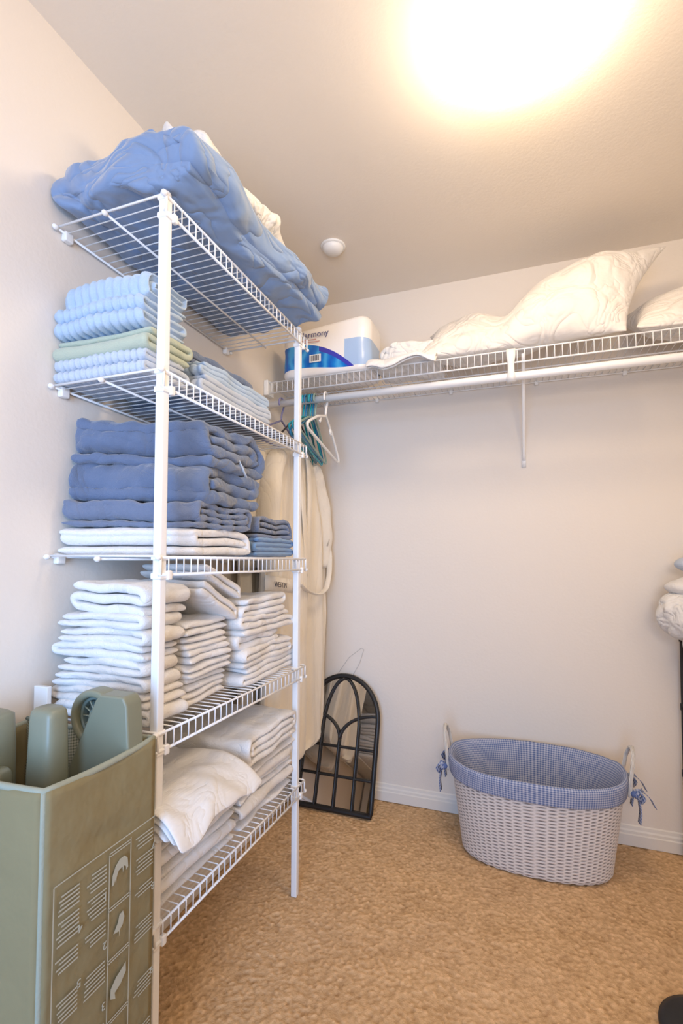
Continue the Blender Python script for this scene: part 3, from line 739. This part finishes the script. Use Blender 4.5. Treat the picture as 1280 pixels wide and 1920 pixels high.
# ================================================================== FOLDED SHEET AND PILLOWS ON THE BACK SHELF
zz = ZS+.0055
o = draped('folded_sheet', M_sheetw, (-.435, 2.118, zz+.006), 0, .27, .013, 'white folded sheet drooping over the shelf lip beside the toilet paper pack', layers=2, lenx=.31, over=.76, seed=14, ang=-PI/2)
o['category'] = 'sheet'
o = folded('folded_sheet', M_wcomf, (-.41, 2.02, zz+.030), .25, .20, .050, 3, 'zig', 'y', flip=True, wave=.016, wrinkle=.018, jit=.05, seed=6, res=.009, ny=16)
tag(o, 'crumpled white sheet with a lacy edge lying on the folded one', 'sheet')
def pillow(name, m, w, h, t, place, label, seed, wr=.012, cat='pillow'):
    nu, nv = 54, 38; verts = []
    for sgn in (1, -1):
        for i in range(nu+1):
            for j in range(nv+1):
                u = -1+2*i/nu; v = -1+2*j/nv
                us, vs = math.sin(u*PI/2), math.sin(v*PI/2)
                th = t/2*max(0, (1-abs(us)**2.6))**.55*max(0, (1-abs(vs)**2.6))**.55
                x = us*w/2*(1-.09*(1-vs*vs)); y = vs*h/2*(1-.09*(1-us*us))
                e = (1-us**8)*(1-vs**8)
                rd = 1-abs(nz((x*1.2+y, y*.7-x*.4, sgn), 9, seed)*2); rd = max(0, rd)**3
                k = (-wr*rd+nz((x, y, sgn), 5, seed)*wr*1.2)*e
                verts.append(place(x, y, sgn*(th+k), us, vs))
    n1 = (nu+1)*(nv+1); faces = []
    for i in range(nu):
        for j in range(nv):
            q_ = [i*(nv+1)+j, (i+1)*(nv+1)+j, (i+1)*(nv+1)+j+1, i*(nv+1)+j+1]
            faces.append(q_); faces.append([n1+k for k in q_[::-1]])
    me = bpy.data.meshes.new(name); me.from_pydata([tuple(p) for p in verts], [], faces); me.update()
    bm = bmesh.new(); bm.from_mesh(me); bmesh.ops.remove_doubles(bm, verts=bm.verts, dist=.0004); bmesh.ops.recalc_face_normals(bm, faces=bm.faces); bm.to_mesh(me); bm.free()
    return tag(link(name, me, m, subsurf=1), label, cat)
# big pillow: left half lies on the shelf, right half is propped up, pinched at a crease between
def place1(x, y, z, us, vs):
    # x along the shelf; the right half leans up against the wall, the left half lies down; a crease between them
    crease = math.exp(-((x+.08)/.07)**2)
    z *= 1-.35*crease
    t = max(0, min(1, (x+.22)/.45)); t = t*t*(3-2*t)
    lean = .60+.50*t
    yy = (y+.205)*(1-.20*crease)
    c = Vector((x*.90+.000+.16*t*(y+.1)/.4, 1.872+yy*math.cos(lean)-z*math.sin(lean), ZS+.012+yy*math.sin(lean)+z*math.cos(lean)-.02*crease))
    if c.z < ZS+.012 and c.y > YS-.012: c.z = ZS+.012+(c.z-ZS-.012)*.08
    elif c.z < ZS-.03: c.z = ZS-.03+(c.z-ZS+.03)*.4
    if c.y > YB-.010: c.y = YB-.010+(c.y-YB+.010)*.05
    return c
pillow('bed_pillow', M_pillow, .86, .42, .215, place1, 'long white pillow creased in the middle with its right end propped up', 5.0, .014)
def place2(x, y, z, us, vs):
    c = Vector((x+.70, 2.045+y*.86, ZS+.112+z+(y)*.42+x*.03))
    if c.z < ZS+.010: c.z = ZS+.010+(c.z-ZS-.010)*.08
    if c.y > YB-.010: c.y = YB-.010+(c.y-YB+.010)*.05
    return c
pillow('bed_pillow', M_pillow, .66, .42, .23, place2, 'white pillow cut off by the right edge beside the propped one', 9.0, .012)

# ================================================================== ARCHED MIRROR
def mirror():
    W, H = .36, .592; lean = math.asin((YB-.020-2.085)/H)
    root = tag(thing('arched_mirror', (-.812, 2.086, .004)), 'black framed arched window mirror leaning in the corner under the robes', 'mirror')
    root.rotation_euler = (-lean, 0, .0)
    # local: x right, z up, y depth
    hw = W/2; zs = H-hw*1.12                                 # spring line
    def arch(s, n=26):
        return [(s*hw*math.cos(a), zs+(H-zs)*(s if s < 1 else 1)*math.sin(a)) for a in [PI*i/n for i in range(n+1)]]
    out = [(hw, .0)]+[(hw*math.cos(a), zs+(H-zs)*math.sin(a)) for a in [PI*i/26 for i in range(27)]]+[(-hw, .0)]
    bm = bmesh.new(); vs = [bm.verts.new((x*.985, .004, max(.004, z*.99))) for x, z in out]; bm.faces.new(vs)
    g = from_bm('mirror_glass', bm, M_mirror, root, smooth=False); sd = g.modifiers.new('s', 'SOLIDIFY'); sd.thickness = .003
    def strip(pts, wd, name):
        tubeobj(name, resample([(x, -.003, z) for x, z in pts], .012), wd, M_black, root, n=8, flat=.9)
    strip(out+[(hw*.0, .004)], .0085, 'frame') if False else None
    bm = bmesh.new(); P = resample([(x, -.003, max(z, .009)) for x, z in out], .015); tube(bm, P+[Vector((hw*(-1+2*k/8), -.003, .009)) for k in range(1, 8)], .0115, 8, closed=True)
    from_bm('frame', bm, M_black, root)
    q1 = hw*.5
    for x in (-q1, q1):      # side uprights run on as curves to the apex
        pts = [(x, .01), (x, zs-.055)]
        sgn = 1 if x > 0 else -1
        for k in range(1, 11):
            t = k/10; pts.append((x*math.cos(t*PI/2)+0, zs-.055+(H-.012-zs+.055)*math.sin(t*PI/2*.98)))
        strip(pts, .0078, 'muntin')
    strip([(0, .01), (0, zs-.085)], .0078, 'muntin')
    for s in (-1, 1):        # arcs springing from the centre upright to the outer frame
        pts = [(0, zs-.085)]
        for k in range(1, 11):
            t = k/10; pts.append((s*(hw*.97)*(1-math.cos(t*PI/2)), zs-.085+.115*math.sin(t*PI/2)))
        strip(pts, .0078, 'muntin')
    for z in (zs-.118, zs-.118-.125): strip([(-hw+.006, z), (hw-.006, z)], .0068, 'muntin')
    return root
mirror()
# thin wire loop against the wall above the mirror
o = tubeobj('wire_loop', resample([(-.865, YB-.012, .56), (-.80, YB-.01, .655), (-.735, YB-.012, .705), (-.722, YB-.012, .70), (-.745, YB-.012, .63), (-.775, YB-.02, .575)], .02), .0009, M_alu, n=6)
tag(o, 'thin grey wire loop against the wall above the arched mirror', 'wire')

# ================================================================== LAUNDRY BASKET
def sup(a, b, n, e=2.5, c=(0, 0)):
    out = []
    for k in range(n):
        t = 2*PI*k/n; ct, st = math.cos(t), math.sin(t)
        out.append((c[0]+a*abs(ct)**(2/e)*(1 if ct > 0 else -1), c[1]+b*abs(st)**(2/e)*(1 if st > 0 else -1)))
    return out
def basket():
    root = tag(thing('laundry_basket', (.032, 2.050, .002)), 'oval white woven laundry basket with blue gingham liner on the carpet by the back wall', 'laundry basket')
    A0, B0, A1, B1, H = .262, .128, .305, .196, .352
    n, rows = 64*6, 27
    K = rows*6+1; verts = []; sh = []
    for i in range(K):
        f = i/(K-1); a = A0+(A1-A0)*f; b = B0+(B1-B0)*f; z = f*(H-.01)
        if f < .04: s_ = .97+.03*f/.04
        else: s_ = 1
        cs = sup(a*s_, b*s_, n, 2.35)
        row = i/6
        for k, (x, y) in enumerate(cs):
            colw = 6; ci = k//colw; fc = (k % colw)/colw
            ph = row+.5*(ci % 2); bulge = abs(math.sin(PI*ph)); edge = abs(math.cos(PI*fc))       # canes pass over, stake at the column edge
            hgt = max(bulge, .9*edge**3)
            d = .0035*hgt; r = math.hypot(x, y); nx_, ny_ = x/r, y/r
            verts.append((x+nx_*d, y+ny_*d, z)); sh.append(min(1, .0+1.15*hgt**1.1))  # colour darkens where the weave is low, as painted shade in the gaps
    faces = []
    for i in range(K-1):
        for k in range(n): k2 = (k+1) % n; faces.append((i*n+k, i*n+k2, (i+1)*n+k2, (i+1)*n+k))
    faces.append(tuple(range(n))[::-1])
    me = bpy.data.meshes.new('woven_body'); me.from_pydata(verts, [], faces); me.update()
    at = me.attributes.new('shade', 'FLOAT', 'POINT'); at.data.foreach_set('value', sh)
    link('woven_body', me, M_weave, root)
    # liner: inside, over the rim, down the outside as a band
    n = 160; rings = []; L = []
    prof = [(0, .03, -.020), (0, .08, -.016), (0, .14, -.014), (0, .20, -.013), (0, .26, -.012), (0, .31, -.011), (0, .345, -.006), (0, .362, .000), (0, .366, .007), (0, .358, .013), (0, .345, .0155), (0, .33, .016), (0, .315, .0165), (0, .300, .017), (0, .2955, .0165), (0, .296, .013)]
    Lc = 0; prev = None
    for (_, z, off) in prof:
        f = z/H; a = A0+(A1-A0)*f+off; b = B0+(B1-B0)*f+off; r = []
        for k, (x, y) in enumerate(sup(a, b, n, 2.35)):
            rr = math.hypot(x, y); t = 2*PI*k/n
            w = .0
            if off < -.005: w = -.014*max(0, math.sin(t*3+.6))**6*min(1, (.36-z)*9)-.008*abs(nz((x*2, y*2, z), 5, 2))*min(1, (.36-z)*9)
            else: w = .0025*nz((x, y, z), 14, 5)
            ez = .010*(abs(math.cos(t))**6)*(z > .28)
            r.append((x+x/rr*w, y+y/rr*w, z+ez+.002*nz((x, y, 0), 20, 3)))
        rings.append(r)
        if prev is not None: Lc += math.hypot(z-prev[0], off-prev[1])
        prev = (z, off); L.append(Lc)
    per = 1.62; q_ = 128      # ~94 checks per metre
    loft('gingham_liner', rings, M_ging, root, cap0=True, cap1=False, uvs=lambda i, k: (round(per*q_)*k/n, L[i]*q_))
    # rope handles and ties
    for s in (-1, 1):
        cx = s*(A1+.012)
        pts = [(cx-s*.002, -.064, .31), (cx, -.066, .365), (cx+s*.008, -.058, .415), (cx+s*.015, -.032, .450), (cx+s*.017, .0, .462), (cx+s*.015, .032, .450), (cx+s*.008, .058, .415), (cx, .066, .365), (cx-s*.002, .064, .31)]
        tubeobj('handle', resample(pts, .012), .0068, M_rope, root, n=10)
        def ribbon(p, wd=.011):
            P = [Vector(v) for v in resample(p, .008)]
            vs = []; fc = []; uv = []
            for i, c in enumerate(P):
                t = (P[min(i+1, len(P)-1)]-P[max(0, i-1)]).normalized(); sd = t.cross(Vector((s, .15, .1))).normalized()
                vs += [tuple(c-sd*wd), tuple(c+sd*wd)]
            for i in range(len(P)-1): fc.append((2*i, 2*i+1, 2*i+3, 2*i+2)); uv += [(0, i*.75), (2, i*.75), (2, i*.75+.75), (0, i*.75+.75)]
            me = bpy.data.meshes.new('tie'); me.from_pydata(vs, [], fc); me.update(); l = me.uv_layers.new(name='UVMap')
            for i, u in enumerate(uv): l.data[i].uv = u
            o = link('tie', me, M_ging, root); m_ = o.modifiers.new('s', 'SOLIDIFY'); m_.thickness = .002
        ex = s*(A1+.020)
        for (y0, dirs) in ((-.068, ((.02, -.03), (.045, .0))), (.068, ((.02, .03),))):
            bm = bmesh.new(); bmesh.ops.create_uvsphere(bm, u_segments=12, v_segments=8, radius=.011)
            for v in bm.verts: v.co = Vector((v.co.x, v.co.y*1.2, v.co.z))+Vector((ex, y0, .325))
            from_bm('tie_knot', bm, M_ging, root)
            ribbon([(ex, y0, .325), (ex+s*.016, y0-.012, .338), (ex+s*.030, y0-.018, .325), (ex+s*.022, y0-.010, .310), (ex, y0, .322)], .013)
            ribbon([(ex, y0, .325), (ex+s*.018, y0+.004, .300), (ex+s*.022, y0+.002, .262), (ex+s*.018, y0+.004, .225)], .012)
            if s > 0: ribbon([(ex, y0, .325), (ex+s*.030, y0+.014, .335), (ex+s*.055, y0+.016, .310), (ex+s*.070, y0+.018, .280)], .011)
    return root
basket()

# ================================================================== STORAGE BAG WITH THE FOLDED PLAYARD
BX, BY, BW, BD, BH = -.700, .565, .330, .240, .785      # near right corner, width to the left, depth away
bag = tag(thing('storage_bag', (BX, BY, .002)), 'olive green box bag with pale printed instructions in front of the shelving unit', 'bag')
def bagpart():
    x0, x1, y0, y1 = -BW, 0, 0, BD
    def fr(x, y, z):
        k = .007*math.sin(z*7+x*9)+.004*nz((x, y, z), 9, 3); return k
    # walls: four sides, grid displaced
    def side(name, a, b, nrm, parent=bag):
        nu, nv = 22, 60; bm = bmesh.new(); a = Vector(a); b = Vector(b); nrm = Vector(nrm); G = []
        for j in range(nv+1):
            row = []
            for i in range(nu+1):
                u = i/nu; z = BH*j/nv; p = a.lerp(b, u); e = math.sin(PI*u)
                d = (.010*nz((p.x, p.y, z), 5, 2)+.007*e*math.sin(z*5))*e
                # soft crease near the top
                d += -.006*math.exp(-((z-(BH-.10-.05*u))/.02)**2)*e
                dip = -.006*e*(z/BH)
                row.append(bm.verts.new(p+nrm*d+Vector((0, 0, z+dip))))
            G.append(row)
        for j in range(nv):
            for i in range(nu): bm.faces.new((G[j][i], G[j][i+1], G[j+1][i+1], G[j+1][i]))
        o = from_bm(name, bm, M_green, parent); s = o.modifiers.new('s', 'SOLIDIFY'); s.thickness = .006; s.offset = -1
        return o
    front = side('printed_panel', (0, 0, 0), (0, BD, 0), (1, 0, 0))
    side('end_panel', (-BW, 0, 0), (0, 0, 0), (0, -1, 0))
    side('back_panel', (0, BD, 0), (-BW, BD, 0), (0, 1, 0))
    side('wall_panel', (-BW, BD, 0), (-BW, 0, 0), (-1, 0, 0))
    boxobj('bottom_panel', (-BW, 0, 0, BD, 0, .008), M_green, bag)
    # piping along the rim and the corners
    rim = resample([(-BW, 0, BH), (0, 0, BH)], .02)[:-1]+resample([(0, 0, BH), (0, BD, BH)], .02)[:-1]+resample([(0, BD, BH), (-BW, BD, BH)], .02)[:-1]+resample([(-BW, BD, BH), (-BW, 0, BH)], .02)[:-1]
    def dipz(p):
        e = max(math.sin(PI*min(1, max(0, -p.x/BW))), math.sin(PI*min(1, max(0, p.y/BD)))); return Vector((p.x, p.y, p.z-.006*e))
    tubeobj('rim_piping', [dipz(p) for p in rim], .0058, M_greentrim, bag, n=10, closed=True)
    for (x, y) in ((0, 0), (0, BD), (-BW, 0), (-BW, BD)):
        tubeobj('corner_piping', resample([(x, y, .005), (x, y, BH)], .05), .0052, M_greentrim, bag, n=8)
    # printed instructions: fine frames, upside-down paragraphs, step pictures
    bm = bmesh.new(); X = .0125
    def bar(y0, z0, y1, z1, w=.0011):
        a = Vector((X, y0, z0)); b = Vector((X, y1, z1)); t = (b-a).normalized(); s = t.cross(Vector((1, 0, 0)))*w
        v = [bm.verts.new(p) for p in (a-s, b-s, b+s, a+s)]; bm.faces.new(v)
    T = BH-.150
    c0, c1, c2 = .012, .122, .172
    bar(c0, T, BD-.004, T+.002); bar(c0, T, c0, .02)
    for y in (c1, c2): bar(y, T-.012 if y == c1 else T-.006, y, .02)
    rows_ = [T-.010, T-.105, T-.195, T-.30, T-.41, T-.52]
    for z in rows_: bar(c1, z, c2, z); bar(c1, z-.005, c2, z-.005)
    random.seed(3)
    def para(yr, z, n, wd, th=.0014, step=.0068):
        for i in range(n): bar(yr-wd*random.uniform(.72, 1), z-i*step, yr-.002, z-i*step, th)
    for z, n in ((T-.022, 5), (T-.062, 6), (T-.118, 4), (T-.185, 6), (T-.29, 6), (T-.38, 7), (T-.48, 6)):
        para(.062, z, n, .046); para(.118, z-.002, n, .046, .0013)
        para(BD-.008, z+.004, max(3, n-1), .048, .0012)
    pr = from_bm('printed_lines', bm, M_print, front, smooth=False)
    # pictures
    def blob(y, z, pts, s):
        b2 = bmesh.new(); vs = [b2.verts.new((X+.0002, y+p[0]*s, z+p[1]*s)) for p in pts]; b2.faces.new(vs); from_bm('printed_picture', b2, M_print, front, smooth=False)
    yc = (c1+c2)/2
    blob(yc, T-.050, [(-1, -1), (-.95, -.1), (-.6, .6), (-.1, 1), (.5, 1), (.9, .6), (1, -.3), (.75, -.5), (.7, -.1), (.45, .1), (.35, -.5), (.25, .1), (-.2, .0), (-.45, -.5), (-.5, -1.2), (-.6, -.6), (-.75, -1)], .019)
    blob(yc, T-.145, [(-.8, -.6), (-.2, .2), (0, .9), (.5, 1), (.7, .3), (.5, -.4), (.1, -.7), (.05, -1.4), (-.02, -.8)], .017)
    blob(yc, T-.245, [(-.9, -1), (-.9, -.1), (-.3, .5), (.6, .9), (.9, 1.1), (.95, .2), (.3, -.5), (-.4, -.8), (-.3, -1.4)], .019)
    blob(yc, T-.355, [(-1, -1.2), (-.6, -.1), (-.1, .1), (.2, .8), (.8, 1.1), (.9, .3), (.4, .0), (0, -.6), (-.5, -.8)], .019)
    blob(yc, T-.465, [(-.9, -1), (-.9, -.1), (-.3, .5), (.6, .9), (.9, 1.1), (.95, .2), (.3, -.5), (-.4, -.8)], .018)
    for i, (y, z, s) in enumerate(((.0665, T-.094, '4'), (.0665, T-.182, '5'), (.0665, T-.29, '6'), (.1185, T-.078, '1'), (.1185, T-.160, '2'), (.1185, T-.262, '3'), (BD-.004, T-.052, '7'), (BD-.004, T-.13, '8'), (BD-.004, T-.29, '9'))):
        o = text('printed_numeral', s, .019, M_print, front, (X+.0002, y-.004, z), (PI/2, PI, PI/2), .0002)
bagpart()
# the playard standing inside: legs with feet and wheels, mesh sides
py = tag(thing('folded_playard', (BX-.165, BY+.12, .012)), 'folded grey-green playpen with wheels sticking up out of the olive bag', 'playpen')
PL = Vector(py.location)
def pr(p): return Vector(p)-PL
def extr(name, prof, x0, x1, m, bev=.006, parent=py):
    """prof in (y,z) world, extruded along x"""
    bm = bmesh.new(); A = [bm.verts.new(pr((x0, y, z))) for y, z in prof]; B = [bm.verts.new(pr((x1, y, z))) for y, z in prof]
    n = len(prof); bm.faces.new(A[::-1]); bm.faces.new(B)
    for i in range(n): bm.faces.new((A[i], A[(i+1) % n], B[(i+1) % n], B[i]))
    return from_bm(name, bm, m, parent, smooth=False, bevel=bev)
def prism(name, prof, y0, y1, m, bev=.006, parent=py):
    bm = bmesh.new(); A = [bm.verts.new(pr((x, y0, z))) for x, z in prof]; B = [bm.verts.new(pr((x, y1, z))) for x, z in prof]
    n = len(prof); bm.faces.new(A[::-1]); bm.faces.new(B)
    for i in range(n): bm.faces.new((A[i], A[(i+1) % n], B[(i+1) % n], B[i]))
    return from_bm(name, bm, m, parent, smooth=False, bevel=bev)
y0, y1 = .738, .780
# fender-shaped leg end carrying the wheel
prism('leg', [(-.858, .60), (-.700, .60), (-.700, .79), (-.706, .868), (-.716, .884), (-.772, .884), (-.784, .872), (-.845, .745), (-.858, .72)], y0, y1, M_greenpl, .005)
o = prism('wheel_fork', [(-.842, .70), (-.822, .70), (-.795, .765), (-.770, .84), (-.788, .862), (-.812, .845), (-.835, .775)], y0+.014, y0+.030, M_greendk, .003)
wc = Vector((-.800, 0, .832)); R_ = .050
wh_ = thing('tmp', (0, 0, 0)); bpy.data.objects.remove(wh_)
def ringy(r0, r1, ya, yb, n=40):
    R = []
    for (r, y) in ((r0, ya), (r1, ya), (r1, yb), (r0, yb)):
        R.append([tuple(pr((wc.x+r*math.cos(2*PI*k/n), y, wc.z+r*math.sin(2*PI*k/n)))) for k in range(n)])
    return R
def ring_obj(name, r0, r1, ya, yb, m, parent, bev=.003):
    R = ringy(r0, r1, ya, yb); bm = bmesh.new(); V = [[bm.verts.new(p) for p in r] for r in R]
    for a in range(4):
        A, B = V[a], V[(a+1) % 4]
        for k in range(40): bm.faces.new((A[k], A[(k+1) % 40], B[(k+1) % 40], B[k]))
    return from_bm(name, bm, m, parent, smooth=False, bevel=bev)
whl = ring_obj('wheel', .041, .056, y0+.006, y1+.002, M_greenpl, py, .005)
ring_obj('wheel_rim', .034, .0415, y0+.016, y1-.010, M_greendk, whl)
bm = bmesh.new()
for k in range(12):
    a = 2*PI*k/12; c, s = math.cos(a), math.sin(a)
    tube(bm, [pr((wc.x+.010*c, y0+.020, wc.z+.010*s)), pr((wc.x+.040*c, y0+.020, wc.z+.040*s))], .0018, 6)
from_bm('wheel_spokes', bm, M_greenpl, whl)
ring_obj('wheel_hub', .002, .014, y0+.012, y1-.008, M_greenpl, whl)
bm = bmesh.new(); n = 40; c0 = pr((wc.x, y0+.034, wc.z)); vs = [bm.verts.new((c0.x+.040*math.cos(2*PI*k/n), c0.y, c0.z+.040*math.sin(2*PI*k/n))) for k in range(n)]; bm.faces.new(vs)
from_bm('wheel_disc', bm, M_greendk, whl, smooth=False)
# tapered corner column
def column(name, x, y, ra, rb, z0, z1, m=M_greenpl, tip=.012):
    rings = []
    for z, r in ((z0, rb), (z1-tip-.004, ra), (z1-.006, ra*.93), (z1, ra*.72)):
        rings.append([tuple(pr((x+p[0]*r, y+p[1]*r*.8, z))) for p in sup(1, 1, 28, 3.4)])
    return loft(name, rings, m, py)
column('leg', -.829, .676, .030, .043, .45, .872)
column('leg', -.985, .672, .046, .050, .45, .846, tip=.06)
column('leg', -.930, .655, .022, .026, .45, .752)
# folded mesh side panels between the legs
def panel(x0, x1, y, z0, z1, seed):
    nu, nv = 26, 20; verts = []; uv = []; faces = []
    for j in range(nv+1):
        for i in range(nu+1):
            x = x0+(x1-x0)*i/nu; z = z0+(z1-z0)*j/nv-.012*math.sin(PI*i/nu)*j/nv
            verts.append(tuple(pr((x, y+.006*math.sin(x*60+seed)+.005*nz((x, z, 0), 14, seed), z))))
    for j in range(nv):
        for i in range(nu):
            a = j*(nu+1)+i; faces.append((a, a+1, a+nu+2, a+nu+1))
            for (ii, jj) in ((i, j), (i+1, j), (i+1, j+1), (i, j+1)): uv.append((ii/nu*(x1-x0)*170, jj/nv*(z1-z0)*170))
    me = bpy.data.meshes.new('mesh_panel'); me.from_pydata(verts, [], faces); me.update(); l = me.uv_layers.new(name='UVMap')
    for i, u in enumerate(uv): l.data[i].uv = u
    link('mesh_panel', me, M_gingg, py)
    tubeobj('mesh_binding', [pr((x0+(x1-x0)*k/12, y, z1-.012*math.sin(PI*k/12))) for k in range(13)], .004, M_greendk, py, n=8)
panel(-1.015, -.86, .775, .45, .800, 1); panel(-.875, -.72, .786, .45, .792, 5); panel(-.905, -.86, .70, .45, .765, 8)
# folded black mattress board inside, seen as the dark inside of the bag
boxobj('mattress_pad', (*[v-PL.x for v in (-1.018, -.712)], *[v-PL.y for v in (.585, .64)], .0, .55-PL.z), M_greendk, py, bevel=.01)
# pale strip standing by the wall
wb = boxobj('white_board', (-.020, .022, -.006, .006, 0, .855), M_wood, bevel=.002); wb.location = (-1.030, .822, .001)
wb.data.materials.clear(); wb.data.materials.append(M_plastic)
tag(wb, 'narrow white board standing by the left wall behind the olive bag', 'board')

# ================================================================== BLACK RACK AT THE RIGHT EDGE with clothes
rk = tag(thing('black_rack', (.575, 2.225, .0)), 'black metal rack standing at the right edge by the back wall', 'rack')
def post(x, y, h=.93):
    p = tubeobj('post', [(x, y, .03), (x, y, h)], .0095, M_black, rk, n=14)
    bm = bmesh.new(); tube(bm, [(x, y, .0), (x, y, .018), (x, y, .05)], .013, 12); from_bm('foot', bm, M_black, p)
for x, y in ((0, 0), (.62, 0), (0, -.32+.0), (.62, -.32)):
    if (x, y) == (0, -.32): continue
    post(x, y)
post(.10, -.32) if False else None
for z in (.075, .33, .58, .84):
    bm = bmesh.new()
    tube(bm, [(0, 0, z), (.62, 0, z)], .006, 8); tube(bm, [(.62, 0, z), (.62, -.32, z)], .006, 8); tube(bm, [(0, 0, z), (.12, -.32, z), (.62, -.32, z)], .006, 8)
    for k in range(1, 12): tube(bm, [(.05*k, 0, z), (.05*k+.06*(1-k/12), -.32, z)], .003, 6)
    sft = from_bm('shelf', bm, M_black, rk)
    for (x, y) in ((0, 0),):
        bm = bmesh.new(); tube(bm, [(x, y, z-.012), (x, y, z+.012)], .0125, 12); from_bm('joint', bm, M_black, sft)
# heap of clothes over it
def heap(name, m, c, rx, ry, rz, seed, label, droop=0, cat='garment'):
    bm = bmesh.new(); bmesh.ops.create_icosphere(bm, subdivisions=5, radius=1)
    for v in bm.verts:
        d = v.co.copy(); p = Vector((d.x*rx, d.y*ry, d.z*rz))
        rd = max(0, 1-abs(nz((p.x+p.z*.4, p.y, p.z*.6), 7, seed)*2))**3; r2 = max(0, 1-abs(nz(p, 15, seed+3)*2))**2
        k = 1-.18*rd-.06*r2+.22*nz(p, 4, seed)
        p *= k
        if droop and p.z < 0: p.x += droop*(p.z/rz)*-1*.5; p.z *= 1+.5*max(0, d.x*-0+.2)
        v.co = p+Vector(c)
    o = from_bm(name, bm, m); return tag(o, label, cat)
heap('white_garment', M_wcomf, (.620, 2.08, .950), .180, .125, .110, 2, 'rumpled white garment bulging over the top of the black rack', 0)
heap('white_garment', M_white2, (.628, 2.09, 1.045), .155, .110, .050, 12, 'white knit garment lying on the rumpled one at the right edge')
heap('white_garment', M_wcomf, (.640, 2.02, .840), .115, .06, .12, 22, 'white cloth hanging down the front of the black rack')
heap('white_garment', M_lgrey, (.655, 2.12, 1.125), .130, .09, .045, 32, 'small grey-white cloth on top of the pile at the right edge')

# ================================================================== BLACK ROUND BASE, bottom right corner
bl = tag(thing('stand_base', (.415, 1.435, .003)), 'black round stand base on the carpet in the bottom right corner', 'stand')
lathe('base_plate', [(.090, 0), (.108, .002), (.112, .008), (.110, .016), (.095, .022), (.03, .026)], M_black, bl, 56)
lathe('collar', [(.030, .024), (.030, .034), (.022, .040), (.016, .042)], M_alu, bl, 32)
lathe('pole', [(.012, .040), (.012, .62), (.010, .63)], M_alu, bl, 20)

# ================================================================== LIGHT
W = bpy.data.worlds.new('World'); bpy.context.scene.world = W; W.use_nodes = True
W.node_tree.nodes['Background'].inputs[0].default_value = (.72, .82, 1.0, 1); W.node_tree.nodes['Background'].inputs[1].default_value = .6
def area(name, loc, target, size, energy, col, sy=None):
    l = bpy.data.lights.new(name, 'AREA'); l.energy = energy; l.color = col; l.size = size
    if sy: l.shape = 'RECTANGLE'; l.size_y = sy
    o = bpy.data.objects.new(name, l); COL.objects.link(o); o.location = loc
    o.rotation_euler = (Vector(target)-Vector(loc)).to_track_quat('-Z', 'Y').to_euler(); return o
d = area('doorway_daylight', (-.15, -1.20, 1.10), (-1.02, .75, 1.05), .80, 14, (.30, .56, 1.0), 1.7); d.data.spread = math.radians(95)
area('ceiling_fill_light', (.35, -.35, 1.45), (.35, .9, 2.44), .35, 10, (1.0, .80, .60))  # unseen warm lamp, added to brighten the ceiling
area('room_fill_light', (.95, -.6, 1.9), (.1, 2.2, .5), .8, 4.5, (1.0, .82, .66))

# ================================================================== CAMERA
cam = bpy.data.cameras.new('Camera'); co = bpy.data.objects.new('Camera', cam); COL.objects.link(co)
CX, CY, F = 640.0, 1006.0, 915.37
R = Matrix(((0.9381737645395571, 0.010583749156771797, 0.346002849386334), (0.3461530752218671, -0.03686837487570182, -0.937453343611547), (0.0028347917242747475, 0.999264082806848, -0.0382525393675862)))
co.matrix_world = Matrix.Translation(CAM) @ R.to_4x4()
cam.sensor_fit = 'VERTICAL'; cam.sensor_height = 36; cam.sensor_width = 24
cam.lens = F/1920*36; cam.shift_x = 0; cam.shift_y = (CY-960)/1920
cam.clip_start = .01
bpy.context.scene.camera = co
vs = bpy.context.scene.view_settings; vs.view_transform = 'Standard'; vs.look = 'None'; vs.exposure = 0.55; vs.gamma = 1.0
